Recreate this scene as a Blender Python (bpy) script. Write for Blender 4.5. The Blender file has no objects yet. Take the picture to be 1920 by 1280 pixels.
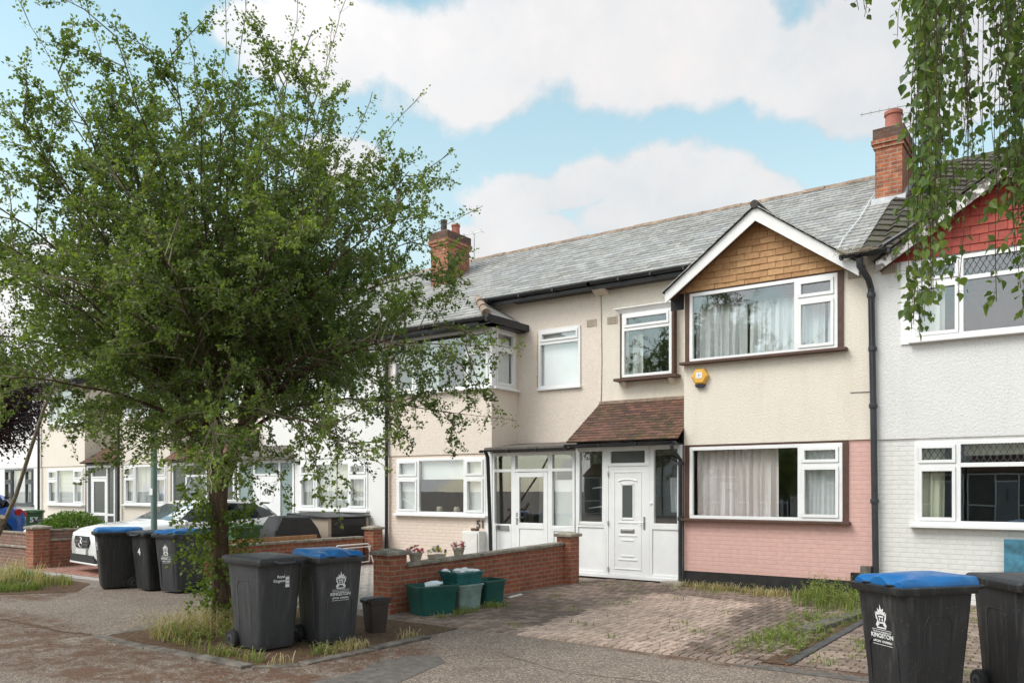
import bpy, bmesh, math, random
import numpy as np
from mathutils import Vector, Matrix
random.seed(7); rng = np.random.default_rng(11)
C = bpy.context.scene
COL = C.collection
R = math.radians
PI = math.pi

# ------------------------------------------------------------------ camera, sky, sun, exposure
cd = bpy.data.cameras.new('camera'); cam = bpy.data.objects.new('camera', cd); COL.objects.link(cam)
cd.sensor_width = 36; cd.lens = 36*1530/1920; cd.shift_y = (915-640)/1920; cd.clip_end = 2000; cd.clip_start = .05
cam.location = (0, 0, 1.75); cam.rotation_euler = (R(90), 0, R(35.5))
C.camera = cam
C.view_settings.view_transform = 'Standard'; C.view_settings.look = 'None'
C.view_settings.exposure = 0.9; C.view_settings.gamma = 1; C.view_settings.use_curve_mapping = False
SUN_EL, SUN_AZ = R(50), R(212)         # azimuth clockwise from +Y
sdir = Vector((math.sin(SUN_AZ)*math.cos(SUN_EL), math.cos(SUN_AZ)*math.cos(SUN_EL), math.sin(SUN_EL)))
ld = bpy.data.lights.new('sun', 'SUN'); ld.energy = 1.35; ld.angle = R(30); ld.color = (1, .975, .94)
sun = bpy.data.objects.new('sun', ld); COL.objects.link(sun); sun.rotation_euler = sdir.to_track_quat('Z', 'Y').to_euler(); sun.location = sdir*40

def camdir(u, v):
    th = R(35.5); x = (u-960)/1530; z = (915-v)/1530
    return Vector((x*math.cos(th)-math.sin(th), x*math.sin(th)+math.cos(th), z)).normalized()

def build_world():
    w = bpy.data.worlds.new("World"); C.world = w; w.use_nodes = True
    nt = w.node_tree; nt.nodes.clear(); N = nt.nodes.new; L = nt.links.new
    out = N('ShaderNodeOutputWorld')
    sky = N('ShaderNodeTexSky'); sky.sky_type = 'NISHITA'; sky.sun_disc = False
    sky.sun_elevation = SUN_EL; sky.sun_rotation = SUN_AZ; sky.air_density = 1.0; sky.dust_density = .6; sky.ozone_density = 2.5
    hs = N('ShaderNodeMix'); hs.data_type = 'RGBA'; hs.blend_type = 'MULTIPLY'; hs.inputs[0].default_value = 1
    hs.inputs[7].default_value = (2.0, 1.95, 1.32, 1)
    L(sky.outputs[0], hs.inputs[6])
    b1 = N('ShaderNodeBackground'); b1.inputs[1].default_value = .10; L(hs.outputs[2], b1.inputs[0])
    geo = N('ShaderNodeTexCoord')
    def vm(op, a, b=None):
        n = N('ShaderNodeVectorMath'); n.operation = op
        for i, q in enumerate((a, b)):
            if q is None: continue
            if isinstance(q, (tuple, Vector)): n.inputs[i].default_value = q
            else: L(q, n.inputs[i])
        return n
    def mt(op, a, b=None, c=None, clamp=False):
        n = N('ShaderNodeMath'); n.operation = op; n.use_clamp = clamp
        for i, q in enumerate((a, b, c)):
            if q is None: continue
            if isinstance(q, (int, float)): n.inputs[i].default_value = q
            else: L(q, n.inputs[i])
        return n.outputs[0]
    dirn = vm('NORMALIZE', geo.outputs['Generated']).outputs[0]
    def noise(scale, detail, rough, vec=dirn):
        n = N('ShaderNodeTexNoise'); n.inputs['Scale'].default_value = scale; n.inputs['Detail'].default_value = detail
        n.inputs['Roughness'].default_value = rough; L(vec, n.inputs['Vector']); return n.outputs[0]
    S = (1, 1, 1.9)
    dsc = vm('MULTIPLY', dirn, S).outputs[0]
    n1 = noise(9, 8, .58); n2 = noise(3.2, 5, .55)
    # cumulus banks: (direction, radius)
    blobs = [(560,95,.09),(660,95,.13),(800,120,.15),(930,120,.13),(1060,70,.17),(1180,80,.17),(1310,70,.15),(1400,110,.10),
             (1520,165,.10),(1620,170,.12),(1600,70,.12),(1660,20,.1),(1750,150,.14),(1880,60,.2),(480,60,.06),
             (985,365,.09),(1100,345,.10),(1230,330,.10),(1330,350,.10),(1420,370,.08),(1010,450,.10),(880,480,.08),(1180,400,.12),
             (640,300,.07),(100,560,.2),(300,500,.16),(-250,420,.2)]
    m = None
    for u, v, r in blobs:
        d = camdir(u, v); d = Vector((d.x*S[0], d.y*S[1], d.z*S[2]))
        k = mt('SUBTRACT', 1.0, mt('DIVIDE', vm('DISTANCE', dsc, d).outputs['Value'], r))
        m = k if m is None else mt('MAXIMUM', m, k)
    m = mt('MAXIMUM', m, -1.2)
    # broken cloud elsewhere in the sky
    fx = vm('DOT_PRODUCT', dirn, camdir(960, 500)).outputs['Value']
    away = mt('MULTIPLY', mt('SUBTRACT', .70, fx), 3.0, clamp=True)
    gen = mt('MULTIPLY', mt('ADD', mt('MULTIPLY', mt('SUBTRACT', n2, .40), 5.0), -.0), away)
    m = mt('MAXIMUM', m, mt('SUBTRACT', gen, mt('MULTIPLY', mt('SUBTRACT', 1.0, away), 2.0)))
    edge = mt('ADD', m, mt('MULTIPLY', mt('SUBTRACT', n1, .5), 1.5))
    mask = N('ShaderNodeMapRange'); mask.interpolation_type = 'SMOOTHSTEP'
    L(edge, mask.inputs[0]); mask.inputs[1].default_value = .10; mask.inputs[2].default_value = .46
    # thin haze veil, thicker towards the horizon
    sep = N('ShaderNodeSeparateXYZ'); L(dirn, sep.inputs[0])
    veil = N('ShaderNodeMapRange'); L(sep.outputs[2], veil.inputs[0]); veil.inputs[1].default_value = .50; veil.inputs[2].default_value = .16
    veil.inputs[3].default_value = .0; veil.inputs[4].default_value = .72
    v2 = mt('ADD', veil.outputs[0], mt('MULTIPLY', mt('SUBTRACT', n2, .5), .3), clamp=True)
    cov = mt('MAXIMUM', mask.outputs[0], v2)
    n4 = noise(14, 6, .65); cov = mt('MULTIPLY', cov, mt('ADD', .70, mt('MULTIPLY', n4, .45), None), clamp=True)
    n3 = noise(5, 6, .6)
    cr = N('ShaderNodeMix'); cr.data_type = 'RGBA'; cr.inputs[6].default_value = (.63, .67, .71, 1); cr.inputs[7].default_value = (.84, .815, .81, 1)
    sh = N('ShaderNodeMapRange'); L(mt('ADD', mt('MULTIPLY', mask.outputs[0], .45), n3), sh.inputs[0]); sh.inputs[1].default_value = .66; sh.inputs[2].default_value = 1.04
    L(sh.outputs[0], cr.inputs[0])
    b2 = N('ShaderNodeBackground'); L(cr.outputs[2], b2.inputs[0])
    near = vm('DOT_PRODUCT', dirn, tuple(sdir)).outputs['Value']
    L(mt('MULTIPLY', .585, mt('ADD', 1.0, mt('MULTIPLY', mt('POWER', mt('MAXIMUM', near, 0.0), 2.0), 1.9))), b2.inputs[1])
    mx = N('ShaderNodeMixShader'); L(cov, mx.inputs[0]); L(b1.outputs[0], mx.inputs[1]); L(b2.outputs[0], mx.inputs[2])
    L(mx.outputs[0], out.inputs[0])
build_world()

# ------------------------------------------------------------------ helpers: objects
def setp(o, label=None, cat=None, group=None, kind=None):
    if label: o['label'] = label
    if cat: o['category'] = cat
    if group: o['group'] = group
    if kind: o['kind'] = kind
    return o
def T(name, label, cat, loc=(0, 0, 0), group=None, rz=0):
    o = bpy.data.objects.new(name, None); COL.objects.link(o); o.location = loc; o.rotation_euler = (0, 0, rz)
    o.empty_display_size = .2
    return setp(o, label, cat, group)
def rootloc(p):
    while p.parent: p = p.parent
    return Vector(p.location)
def children(o): return [x for x in COL.objects if x.parent == o]
def copy_tree(o, parent=None):
    c = o.copy(); COL.objects.link(c); c.parent = parent
    for ch in children(o): copy_tree(ch, c)
    return c

class MB:
    """collects polygons; build() links them as one mesh object with box-projected UVs in metres"""
    def __init__(s, xf=None): s.v = []; s.f = []; s.t = []; s.mi = []; s.xf = xf; s.m = 0
    def _p(s, p):
        p = s.xf(*p) if s.xf else p
        s.v.append((p[0], p[1], p[2])); return len(s.v)-1
    def poly(s, pts, t=.5):
        s.f.append([s._p(p) for p in pts]); s.t.append(t); s.mi.append(s.m)
    def box(s, x0, x1, y0, y1, z0, z1, t=.5):
        a = [s._p(p) for p in ((x0,y0,z0),(x1,y0,z0),(x1,y1,z0),(x0,y1,z0),(x0,y0,z1),(x1,y0,z1),(x1,y1,z1),(x0,y1,z1))]
        for q in ((0,3,2,1),(4,5,6,7),(0,1,5,4),(1,2,6,5),(2,3,7,6),(3,0,4,7)):
            s.f.append([a[i] for i in q]); s.t.append(t); s.mi.append(s.m)
    def bar(s, p, q, w, h, up=(0,0,1), t=.5):
        p = Vector(p); q = Vector(q); d = (q-p).normalized(); u = Vector(up)
        sx = d.cross(u).normalized()*w/2; sy = sx.cross(d).normalized()*h/2
        a = [s._p(k) for k in (p-sx-sy,p+sx-sy,p+sx+sy,p-sx+sy,q-sx-sy,q+sx-sy,q+sx+sy,q-sx+sy)]
        for f in ((0,3,2,1),(4,5,6,7),(0,1,5,4),(1,2,6,5),(2,3,7,6),(3,0,4,7)):
            s.f.append([a[i] for i in f]); s.t.append(t); s.mi.append(s.m)
    def loft(s, rings, cap0=True, cap1=True, closed=True, t=.5):
        idx = [[s._p(p) for p in r] for r in rings]; n = len(idx[0])
        for a, b in zip(idx, idx[1:]):
            for i in range(n if closed else n-1):
                j = (i+1) % n
                s.f.append([a[i], a[j], b[j], b[i]]); s.t.append(t); s.mi.append(s.m)
        if cap0: s.f.append(idx[0][::-1]); s.t.append(t); s.mi.append(s.m)
        if cap1: s.f.append(idx[-1]); s.t.append(t); s.mi.append(s.m)
    def tube(s, path, rad, n=8, caps=True, t=.5):
        P = [Vector(p) for p in path]; k = len(P)
        if not hasattr(rad, '__len__'): rad = [rad]*k
        rings = []; ref = None
        for i in range(k):
            d = (P[min(i+1, k-1)]-P[max(i-1, 0)]).normalized()
            if ref is None:
                ref = Vector((0, 0, 1)) if abs(d.z) < .9 else Vector((1, 0, 0))
            a = d.cross(ref).normalized(); b = a.cross(d).normalized(); ref = b
            rings.append([P[i]+(a*math.cos(2*PI*j/n)+b*math.sin(2*PI*j/n))*rad[i] for j in range(n)])
        s.loft(rings, caps, caps, t=t)
    def lathe(s, prof, c, axis='z', n=24, t=.5, caps=True):
        rings = []
        for r, h in prof:
            ring = []
            for j in range(n):
                a = 2*PI*j/n; x, y = r*math.cos(a), r*math.sin(a)
                ring.append({'z': (c[0]+x, c[1]+y, c[2]+h), 'x': (c[0]+h, c[1]+x, c[2]+y), 'y': (c[0]+x, c[1]+h, c[2]+y)}[axis])
            rings.append(ring)
        s.loft(rings, caps, caps, t=t)
    def prism(s, pts, vec, t=.5):
        v = Vector(vec); s.loft([[Vector(p) for p in pts], [Vector(p)+v for p in pts]], t=t)
    def build(s, name, mat, parent=None, smooth=False, bevel=0, kind=None, sub=0):
        off = rootloc(parent) if parent else Vector((0, 0, 0))
        me = bpy.data.meshes.new(name)
        me.from_pydata([(x-off.x, y-off.y, z-off.z) for x, y, z in s.v], [], s.f)
        mats = mat if isinstance(mat, list) else [mat]
        for m in mats: me.materials.append(m)
        if len(mats) > 1: me.polygons.foreach_set('material_index', s.mi)
        if len(set(s.t)) > 1:
            at = me.attributes.new('tint', 'FLOAT', 'FACE'); at.data.foreach_set('value', s.t)
        bm = bmesh.new(); bm.from_mesh(me)
        if smooth or bevel: bmesh.ops.remove_doubles(bm, verts=bm.verts, dist=1e-5)
        bmesh.ops.recalc_face_normals(bm, faces=bm.faces)
        uvl = bm.loops.layers.uv.new('UVMap')
        for f in bm.faces:
            n = f.normal; ax = max(range(3), key=lambda i: abs(n[i]))
            for l in f.loops:
                c = l.vert.co+off
                l[uvl].uv = (c.y, c.z) if ax == 0 else ((c.x, c.z) if ax == 1 else (c.x, c.y))
        bm.to_mesh(me); bm.free()
        if smooth:
            me.polygons.foreach_set('use_smooth', [True]*len(me.polygons))
        o = bpy.data.objects.new(name, me); COL.objects.link(o)
        if parent: o.parent = parent
        if bevel:
            b = o.modifiers.new('bevel', 'BEVEL'); b.width = bevel; b.segments = 2; b.limit_method = 'ANGLE'; b.angle_limit = R(40)
            if smooth: b.harden_normals = False
        if sub:
            b = o.modifiers.new('subd', 'SUBSURF'); b.levels = sub; b.render_levels = sub
        if smooth:
            try: me.set_sharp_from_angle(angle=R(42))
            except Exception: pass
        if kind: o['kind'] = kind
        return o

# ------------------------------------------------------------------ helpers: materials
def lin(r, g, b):
    f = lambda c: (c/255/12.92) if c/255 <= .04045 else ((c/255+.055)/1.055)**2.4
    return (f(r), f(g), f(b), 1)
class NT:
    def __init__(s, name):
        s.m = bpy.data.materials.new(name); s.m.use_nodes = True; s.t = s.m.node_tree
        s.b = s.t.nodes['Principled BSDF']; s.out = s.t.nodes['Material Output']
    def n(s, typ, **kw):
        k = s.t.nodes.new(typ)
        for a, b in kw.items(): setattr(k, a, b)
        return k
    def l(s, a, b): s.t.links.new(a, b)
    def coord(s, which='Object', scale=(1, 1, 1)):
        tc = s.n('ShaderNodeTexCoord'); mp = s.n('ShaderNodeMapping'); mp.inputs['Scale'].default_value = scale
        s.l(tc.outputs[which], mp.inputs[0]); return mp.outputs[0]
    def noise(s, scale, detail=4, rough=.55, vec=None, dist=0):
        k = s.n('ShaderNodeTexNoise'); k.inputs['Scale'].default_value = scale; k.inputs['Detail'].default_value = detail
        k.inputs['Roughness'].default_value = rough; k.inputs['Distortion'].default_value = dist
        s.l(vec if vec is not None else s.coord(), k.inputs['Vector']); return k.outputs[0]
    def ramp(s, fac, stops, interp='LINEAR'):
        k = s.n('ShaderNodeValToRGB'); k.color_ramp.interpolation = interp
        e = k.color_ramp.elements
        while len(e) < len(stops): e.new(.5)
        for q, (p, c) in zip(e, stops):
            q.position = p; q.color = c if hasattr(c, '__len__') else (c, c, c, 1)
        s.l(fac, k.inputs[0]); return k.outputs[0]
    def mix(s, fac, a, b, blend='MIX'):
        k = s.n('ShaderNodeMix'); k.data_type = 'RGBA'; k.blend_type = blend
        for i, q in ((0, fac), (6, a), (7, b)):
            if isinstance(q, (int, float)): k.inputs[i].default_value = q
            elif isinstance(q, tuple): k.inputs[i].default_value = q
            else: s.l(q, k.inputs[i])
        return k.outputs[2]
    def math(s, op, a, b=0, clamp=False):
        k = s.n('ShaderNodeMath'); k.operation = op; k.use_clamp = clamp
        for i, q in enumerate((a, b)):
            if isinstance(q, (int, float)): k.inputs[i].default_value = q
            else: s.l(q, k.inputs[i])
        return k.outputs[0]
    def attr(s, name='tint'):
        k = s.n('ShaderNodeAttribute'); k.attribute_name = name; return k.outputs['Fac']
    def col(s, c): s.l(c, s.b.inputs['Base Color']) if not isinstance(c, tuple) else setattr(s.b.inputs['Base Color'], 'default_value', c)
    def set(s, rough=None, spec=None, metal=None):
        if rough is not None:
            if isinstance(rough, (int, float)): s.b.inputs['Roughness'].default_value = rough
            else: s.l(rough, s.b.inputs['Roughness'])
        if spec is not None: s.b.inputs['Specular IOR Level'].default_value = spec
        if metal is not None: s.b.inputs['Metallic'].default_value = metal
    def bump(s, h, strength=.5, dist=.01):
        k = s.n('ShaderNodeBump'); k.inputs['Strength'].default_value = strength; k.inputs['Distance'].default_value = dist
        s.l(h, k.inputs['Height']); s.l(k.outputs[0], s.b.inputs['Normal'])

def sc(c, k): return (c[0]*k, c[1]*k, c[2]*k, 1)
def m_plain(name, c, rough=.5, var=.12, scale=3, spec=.5, metal=0, bump=0, bscale=80):
    k = NT(name); n = k.noise(scale, 5, .6)
    k.col(k.ramp(n, [(.3, sc(c, 1-var)), (.7, sc(c, 1+var))])); k.set(rough, spec, metal)
    if bump: k.bump(k.noise(bscale, 3), bump, .004)
    return k.m
def m_render(name, c, stain=(.45, .40, .33, 1), stain_amt=.35, bs=38, bstr=.9, bd=.012):
    k = NT(name)
    n = k.noise(1.1, 6, .62); base = k.ramp(n, [(.3, sc(c, .93)), (.7, sc(c, 1.04))])
    st = k.noise(1.0, 5, .65, k.coord('Object', (3.5, 3.5, .5)))
    mask = k.ramp(st, [(.50, 0.0), (.74, 1.0)])
    base = k.mix(k.math('MULTIPLY', mask, stain_amt), base, sc(stain, 1))
    fine = k.noise(bs*1.2, 4, .7); base = k.mix(.55, base, k.ramp(fine, [(.35, sc(c, .84)), (.65, sc(c, 1.1))]))
    k.col(base); k.set(.92, .25); k.bump(k.noise(bs, 5, .62), bstr, bd); return k.m
def m_brick(name, c1, c2, mortar, bw=.225, bh=.075, ms=.010, bstr=.6, var=.25, moss=0, dirt=.0):
    k = NT(name); uv = k.coord('UV')
    wob = k.noise(14, 2, .5, uv)
    bt = k.n('ShaderNodeTexBrick'); k.l(uv, bt.inputs['Vector'])
    for nm, v in (('Scale', 1), ('Mortar Size', ms), ('Mortar Smooth', .25), ('Bias', -.1), ('Brick Width', bw), ('Row Height', bh)): bt.inputs[nm].default_value = v
    bt.inputs['Color1'].default_value = c1; bt.inputs['Color2'].default_value = c2; bt.inputs['Mortar'].default_value = mortar
    n = k.noise(9, 6, .65); col = k.mix(1, bt.outputs[0], k.ramp(n, [(.25, 1-var), (.75, 1+var)]), 'MULTIPLY')
    if dirt:
        d = k.noise(1.3, 6, .65); col = k.mix(k.math('MULTIPLY', k.ramp(d, [(.48, 0.0), (.7, 1.0)]), dirt), col, (.05, .043, .035, 1))
    if moss:
        d = k.noise(2.2, 6, .7); col = k.mix(k.math('MULTIPLY', k.ramp(d, [(.55, 0.0), (.66, 1.0)]), moss), col, (.075, .085, .03, 1))
    k.col(col); k.set(.88, .3)
    h = k.math('SUBTRACT', k.math('MULTIPLY', k.noise(60, 4), .35), bt.outputs['Fac']); k.bump(h, bstr, .008); return k.m
def m_tile(name, ca, cb, rough=.6, moss=.0, mosscol=(.12, .115, .04, 1), spec=.5, bump=.25, light=None):
    k = NT(name); t = k.attr()
    col = k.ramp(t, [(0, ca), (1, cb)])
    n = k.noise(14, 6, .65); col = k.mix(1, col, k.ramp(n, [(.3, .78), (.7, 1.2)]), 'MULTIPLY')
    if light:
        d = k.noise(.9, 5, .6); col = k.mix(k.ramp(d, [(.42, 0.0), (.7, light[1])]), col, light[0])
    if moss:
        a = k.noise(1.1, 5, .62); b = k.noise(10, 5, .7)
        mk = k.math('MULTIPLY', k.ramp(a, [(.38, 0.0), (.60, 1.0)]), k.ramp(b, [(.46, 0.0), (.56, 1.0)]))
        col = k.mix(k.math('MULTIPLY', mk, moss), col, mosscol)
    k.col(col); k.set(rough, spec); k.bump(k.noise(45, 4), bump, .004); return k.m
def m_glass(name='window_glass', f0=.105, tint=(.97, .985, .98, 1), rough=.0):
    k = NT(name); k.t.nodes.remove(k.b)
    ge = k.n('ShaderNodeNewGeometry'); dt = k.n('ShaderNodeVectorMath', operation='DOT_PRODUCT'); k.l(ge.outputs['Normal'], dt.inputs[0]); k.l(ge.outputs['Incoming'], dt.inputs[1])
    c = k.math('SUBTRACT', 1, k.math('ABSOLUTE', dt.outputs['Value']), True)
    fr = k.math('ADD', f0, k.math('MULTIPLY', k.math('POWER', c, 5), 1-f0))
    tr = k.n('ShaderNodeBsdfTransparent'); tr.inputs[0].default_value = tint
    gl = k.n('ShaderNodeBsdfGlossy'); gl.inputs['Roughness'].default_value = rough; gl.inputs[0].default_value = (.95, .97, 1, 1)
    bp = k.n('ShaderNodeBump'); bp.inputs['Strength'].default_value = .02; bp.inputs['Distance'].default_value = .02
    k.l(k.noise(1.5, 1, .5), bp.inputs['Height']); k.l(bp.outputs[0], gl.inputs['Normal'])
    mx = k.n('ShaderNodeMixShader'); k.l(fr, mx.inputs[0]); k.l(tr.outputs[0], mx.inputs[1]); k.l(gl.outputs[0], mx.inputs[2])
    k.l(mx.outputs[0], k.out.inputs[0]); return k.m
def m_frost(name, c):
    k = NT(name); k.col(c); k.set(.25, .6); k.b.inputs['Transmission Weight'].default_value = .35
    k.bump(k.noise(55, 2), .3, .003); return k.m
def m_cloth(name, c, folds=True, rough=.95):
    k = NT(name); n = k.noise(1, 4, .6, k.coord('Object', (14, 14, .8)))
    k.col(k.ramp(n, [(.3, sc(c, .82)), (.7, sc(c, 1.08))])); k.set(rough, .1); return k.m
def m_leaf(name, ca, cb, trans=.45, rough=.45, spot=None):
    k = NT(name); t = k.attr(); col = k.ramp(t, [(0, ca), (.55, tuple((a+b)/2 for a, b in zip(ca, cb))), (1, cb)])
    k.col(col); k.set(rough, .4)
    tl = k.n('ShaderNodeBsdfTranslucent'); k.l(k.mix(1, col, (1.5, 1.6, .6, 1), 'MULTIPLY'), tl.inputs[0])
    mx = k.n('ShaderNodeMixShader'); mx.inputs[0].default_value = trans; k.l(k.b.outputs[0], mx.inputs[1]); k.l(tl.outputs[0], mx.inputs[2])
    k.l(mx.outputs[0], k.out.inputs[0]); return k.m
def m_bark(name, ca, cb):
    k = NT(name); n = k.noise(6, 8, .7, k.coord('Object', (4, 4, .7)), 1.2)
    k.col(k.ramp(n, [(.3, ca), (.7, cb)])); k.set(.95, .2); k.bump(n, .9, .03); return k.m

M = {}
M['cream'] = m_render('cream_roughcast', (.77, .705, .61, 1), (.50, .40, .28, 1), .45)
M['peach'] = m_render('peach_roughcast', (.755, .66, .575, 1), (.52, .42, .33, 1), .32, bs=26)
M['white_render'] = m_render('white_roughcast', (.72, .715, .70, 1), (.48, .45, .40, 1), .3, bs=30)
M['white_paint'] = m_render('white_painted_render', (.8, .79, .765, 1), (.6, .56, .5, 1), .15, bs=50, bstr=.4)
M['cream_paint'] = m_render('cream_painted_render', (.76, .69, .60, 1), (.55, .47, .38, 1), .15, bs=50, bstr=.4)
M['pink_brick'] = m_brick('pink_painted_brick', (.66, .415, .37, 1), (.645, .40, .357, 1), (.625, .385, .34, 1), bstr=.45, var=.09)
M['peach_brick'] = m_brick('peach_painted_brick', (.74, .62, .53, 1), (.72, .60, .51, 1), (.67, .55, .46, 1), bstr=.45, var=.07)
M['white_brick'] = m_brick('white_painted_brick', (.71, .70, .67, 1), (.69, .68, .65, 1), (.655, .645, .62, 1), bstr=.6, var=.07)
M['red_brick'] = m_brick('red_brick', (.33, .105, .058, 1), (.25, .078, .047, 1), (.29, .215, .15, 1), var=.3, dirt=.35)
M['old_brick'] = m_brick('chimney_brick', (.38, .128, .06, 1), (.24, .08, .05, 1), (.30, .235, .18, 1), var=.5, dirt=.6)
M['dark_brick'] = m_brick('sooty_brick', (.10, .06, .045, 1), (.16, .075, .05, 1), (.11, .09, .075, 1), var=.4, moss=.5)
M['brown_wall_brick'] = m_brick('brown_brick', (.24, .12, .09, 1), (.18, .095, .075, 1), (.25, .21, .17, 1), var=.25, dirt=.4)
M['coping'] = m_plain('weathered_concrete', (.27, .24, .195, 1), .9, .5, 7, .2, bump=.7)
M['slate'] = m_tile('grey_slate', (.25, .247, .24, 1), (.42, .412, .395, 1), .52, .5, (.19, .16, .09, 1), .4)
M['concrete_tile'] = m_tile('dark_concrete_tile', (.045, .04, .034, 1), (.11, .095, .075, 1), .8, .5)
M['ochre_tile'] = m_tile('ochre_hung_tile', (.37, .19, .08, 1), (.48, .275, .125, 1), .75, 0, bump=.4)
M['red_tile'] = m_tile('red_hung_tile', (.31, .042, .025, 1), (.41, .062, .036, 1), .6, 0)
M['canopy_tile'] = m_tile('brown_plain_tile', (.066, .043, .035, 1), (.195, .095, .07, 1), .85, .7, (.06, .065, .02, 1), .3, light=((.36, .15, .11, 1), .18))
M['ridge'] = m_plain('ridge_tile', (.27, .20, .15, 1), .85, .45, 6, .3, bump=.5)
M['under'] = m_plain('roof_underlay', (.03, .03, .03, 1), .9)
M['pvc'] = m_plain('white_upvc', (.80, .80, .795, 1), .32, .05, 2.5)
M['barge'] = m_plain('white_board_paint', (.76, .75, .74, 1), .55, .06, 6)
k = NT('flaking_white_paint'); n = k.noise(7, 8, .7); k.col(k.ramp(n, [(.46, (.72, .70, .68, 1)), (.52, (.16, .14, .12, 1))])); k.set(.8); k.bump(n, .5, .01); M['flaking'] = k.m
M['brown_wood'] = m_plain('brown_painted_wood', (.085, .042, .028, 1), .6, .25, 8)
M['black_gutter'] = m_plain('black_gutter_plastic', (.016, .017, .02, 1), .42, .3, 8)
M['grey_pipe'] = m_plain('slate_grey_pipe', (.03, .033, .038, 1), .45, .25, 6)
M['plinth'] = m_plain('black_plinth_paint', (.017, .016, .015, 1), .75, .5, 7, bump=.6)
M['glass'] = m_glass()
M['dark_glass'] = m_glass('car_glass', .06, (.08, .09, .10, 1))
M['screen_glass'] = m_glass('windscreen_glass', .30, (.5, .55, .55, 1))
M['frost_teal'] = m_frost('frosted_teal_glass', (.36, .46, .45, 1))
M['obscure'] = m_frost('obscure_glass', (.12, .135, .13, 1))
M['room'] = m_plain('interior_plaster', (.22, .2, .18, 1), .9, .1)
M['drape'] = m_cloth('greyish_pink_curtain', (.82, .74, .72, 1))
M['drape_grey'] = m_cloth('grey_white_curtain', (.66, .665, .67, 1))
M['net'] = m_cloth('net_curtain', (.70, .70, .66, 1))
M['cream_drape'] = m_cloth('cream_curtain', (.62, .62, .48, 1))
M['blind'] = m_plain('white_blind', (.78, .78, .77, 1), .8, .03)
k = NT('slatted_blind'); uv = k.coord('UV'); wv = k.n('ShaderNodeTexWave'); wv.bands_direction = 'Y'; wv.inputs['Scale'].default_value = 7; k.l(uv, wv.inputs[0])
k.col(k.ramp(wv.outputs[0], [(.1, (.42, .43, .42, 1)), (.6, (.72, .72, .70, 1))])); k.set(.7); M['slats'] = k.m
M['lead'] = m_plain('lead_strip', (.05, .05, .055, 1), .5)
M['flash'] = m_plain('lead_flashing', (.35, .36, .37, 1), .5, .3, 6)
M['steel'] = m_plain('brushed_steel', (.45, .45, .44, 1), .3, .1, 20, metal=.9)
def m_bin(name, c):
    k = NT(name); n = k.noise(5, 5, .6); base = k.ramp(n, [(.3, sc(c, .85)), (.7, sc(c, 1.15))])
    st = k.noise(1, 6, .7, k.coord('Object', (16, 16, 1.1))); sp = k.noise(38, 4, .7)
    d = k.math('ADD', k.math('MULTIPLY', k.ramp(st, [(.52, 0.0), (.72, 1.0)]), .32), k.math('MULTIPLY', k.ramp(sp, [(.62, 0.0), (.70, 1.0)]), .4))
    k.col(k.mix(d, base, (.20, .19, .175, 1))); k.set(k.ramp(n, [(.3, .4), (.7, .58)]), .45); k.bump(k.noise(160, 3), .12, .004); return k.m
M['bin'] = m_bin('charcoal_bin_plastic', (.042, .043, .047, 1)); M['bin_dark'] = m_bin('black_bin_plastic', (.021, .021, .023, 1))
k = NT('blue_lid_plastic'); n = k.noise(6, 7, .7); k.col(k.mix(k.ramp(n, [(.55, 0.0), (.75, .3)]), (.006, .115, .33, 1), (.15, .31, .46, 1))); k.set(k.ramp(n, [(.35, .28), (.7, .6)]), .5); M['bin_blue'] = k.m
M['bin_green'] = m_plain('green_bin_plastic', (.045, .105, .05, 1), .45, .15, 5)
M['box_green'] = m_plain('dark_green_box_plastic', (.012, .085, .07, 1), .42, .2, 7)
M['box_teal'] = m_plain('teal_box_plastic', (.02, .13, .13, 1), .42, .35, 7)
M['box_grey'] = m_plain('faded_green_box_plastic', (.19, .27, .245, 1), .6, .3, 6)
M['caddy'] = m_plain('brown_caddy_plastic', (.04, .03, .026, 1), .5, .25, 6)
M['rubber'] = m_plain('black_rubber', (.018, .018, .018, 1), .75)
M['print'] = m_plain('white_print', (.72, .72, .72, 1), .6, .1, 40)
M['green_print'] = m_plain('green_sticker', (.05, .42, .16, 1), .5)
M['yellow'] = m_plain('yellow_alarm_plastic', (.75, .42, .07, 1), .4, .08)
M['navy'] = m_plain('navy_plastic', (.02, .025, .05, 1), .4)
M['vent'] = m_plain('terracotta_vent', (.50, .42, .33, 1), .9, .2)
M['vent_hole'] = m_plain('vent_hole', (.05, .045, .04, 1), .9)
M['car_white'] = m_plain('white_car_paint', (.78, .78, .77, 1), .18, .02); M['car_blue'] = m_plain('blue_car_paint', (.015, .09, .38, 1), .2, .05)
for q in ('car_white', 'car_blue'):
    M[q].node_tree.nodes['Principled BSDF'].inputs['Coat Weight'].default_value = .6
M['trim'] = m_plain('black_car_trim', (.015, .015, .016, 1), .5)
M['chrome'] = m_plain('chrome', (.7, .7, .7, 1), .12, .02, metal=1)
M['tail'] = m_plain('red_tail_lamp', (.42, .012, .012, 1), .15)
M['plate'] = m_plain('number_plate', (.62, .62, .6, 1), .4)
M['bark'] = m_bark('hawthorn_bark', (.035, .024, .016, 1), (.17, .115, .075, 1))
M['bark_pale'] = m_bark('pale_bark', (.12, .10, .07, 1), (.34, .30, .22, 1))
M['stake'] = m_plain('weathered_stake_wood', (.30, .25, .18, 1), .9, .3, 10)
M['plank'] = m_plain('orange_brown_plank', (.36, .185, .085, 1), .8, .25, 9)
M['hawthorn'] = m_leaf('hawthorn_leaf', (.062, .106, .026, 1), (.26, .315, .09, 1), .45, .42)
M['sprout'] = m_leaf('young_shoot_leaf', (.07, .12, .02, 1), (.20, .25, .05, 1), .4)
M['birch'] = m_leaf('birch_leaf', (.05, .095, .028, 1), (.19, .25, .06, 1), .45, .38)
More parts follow.
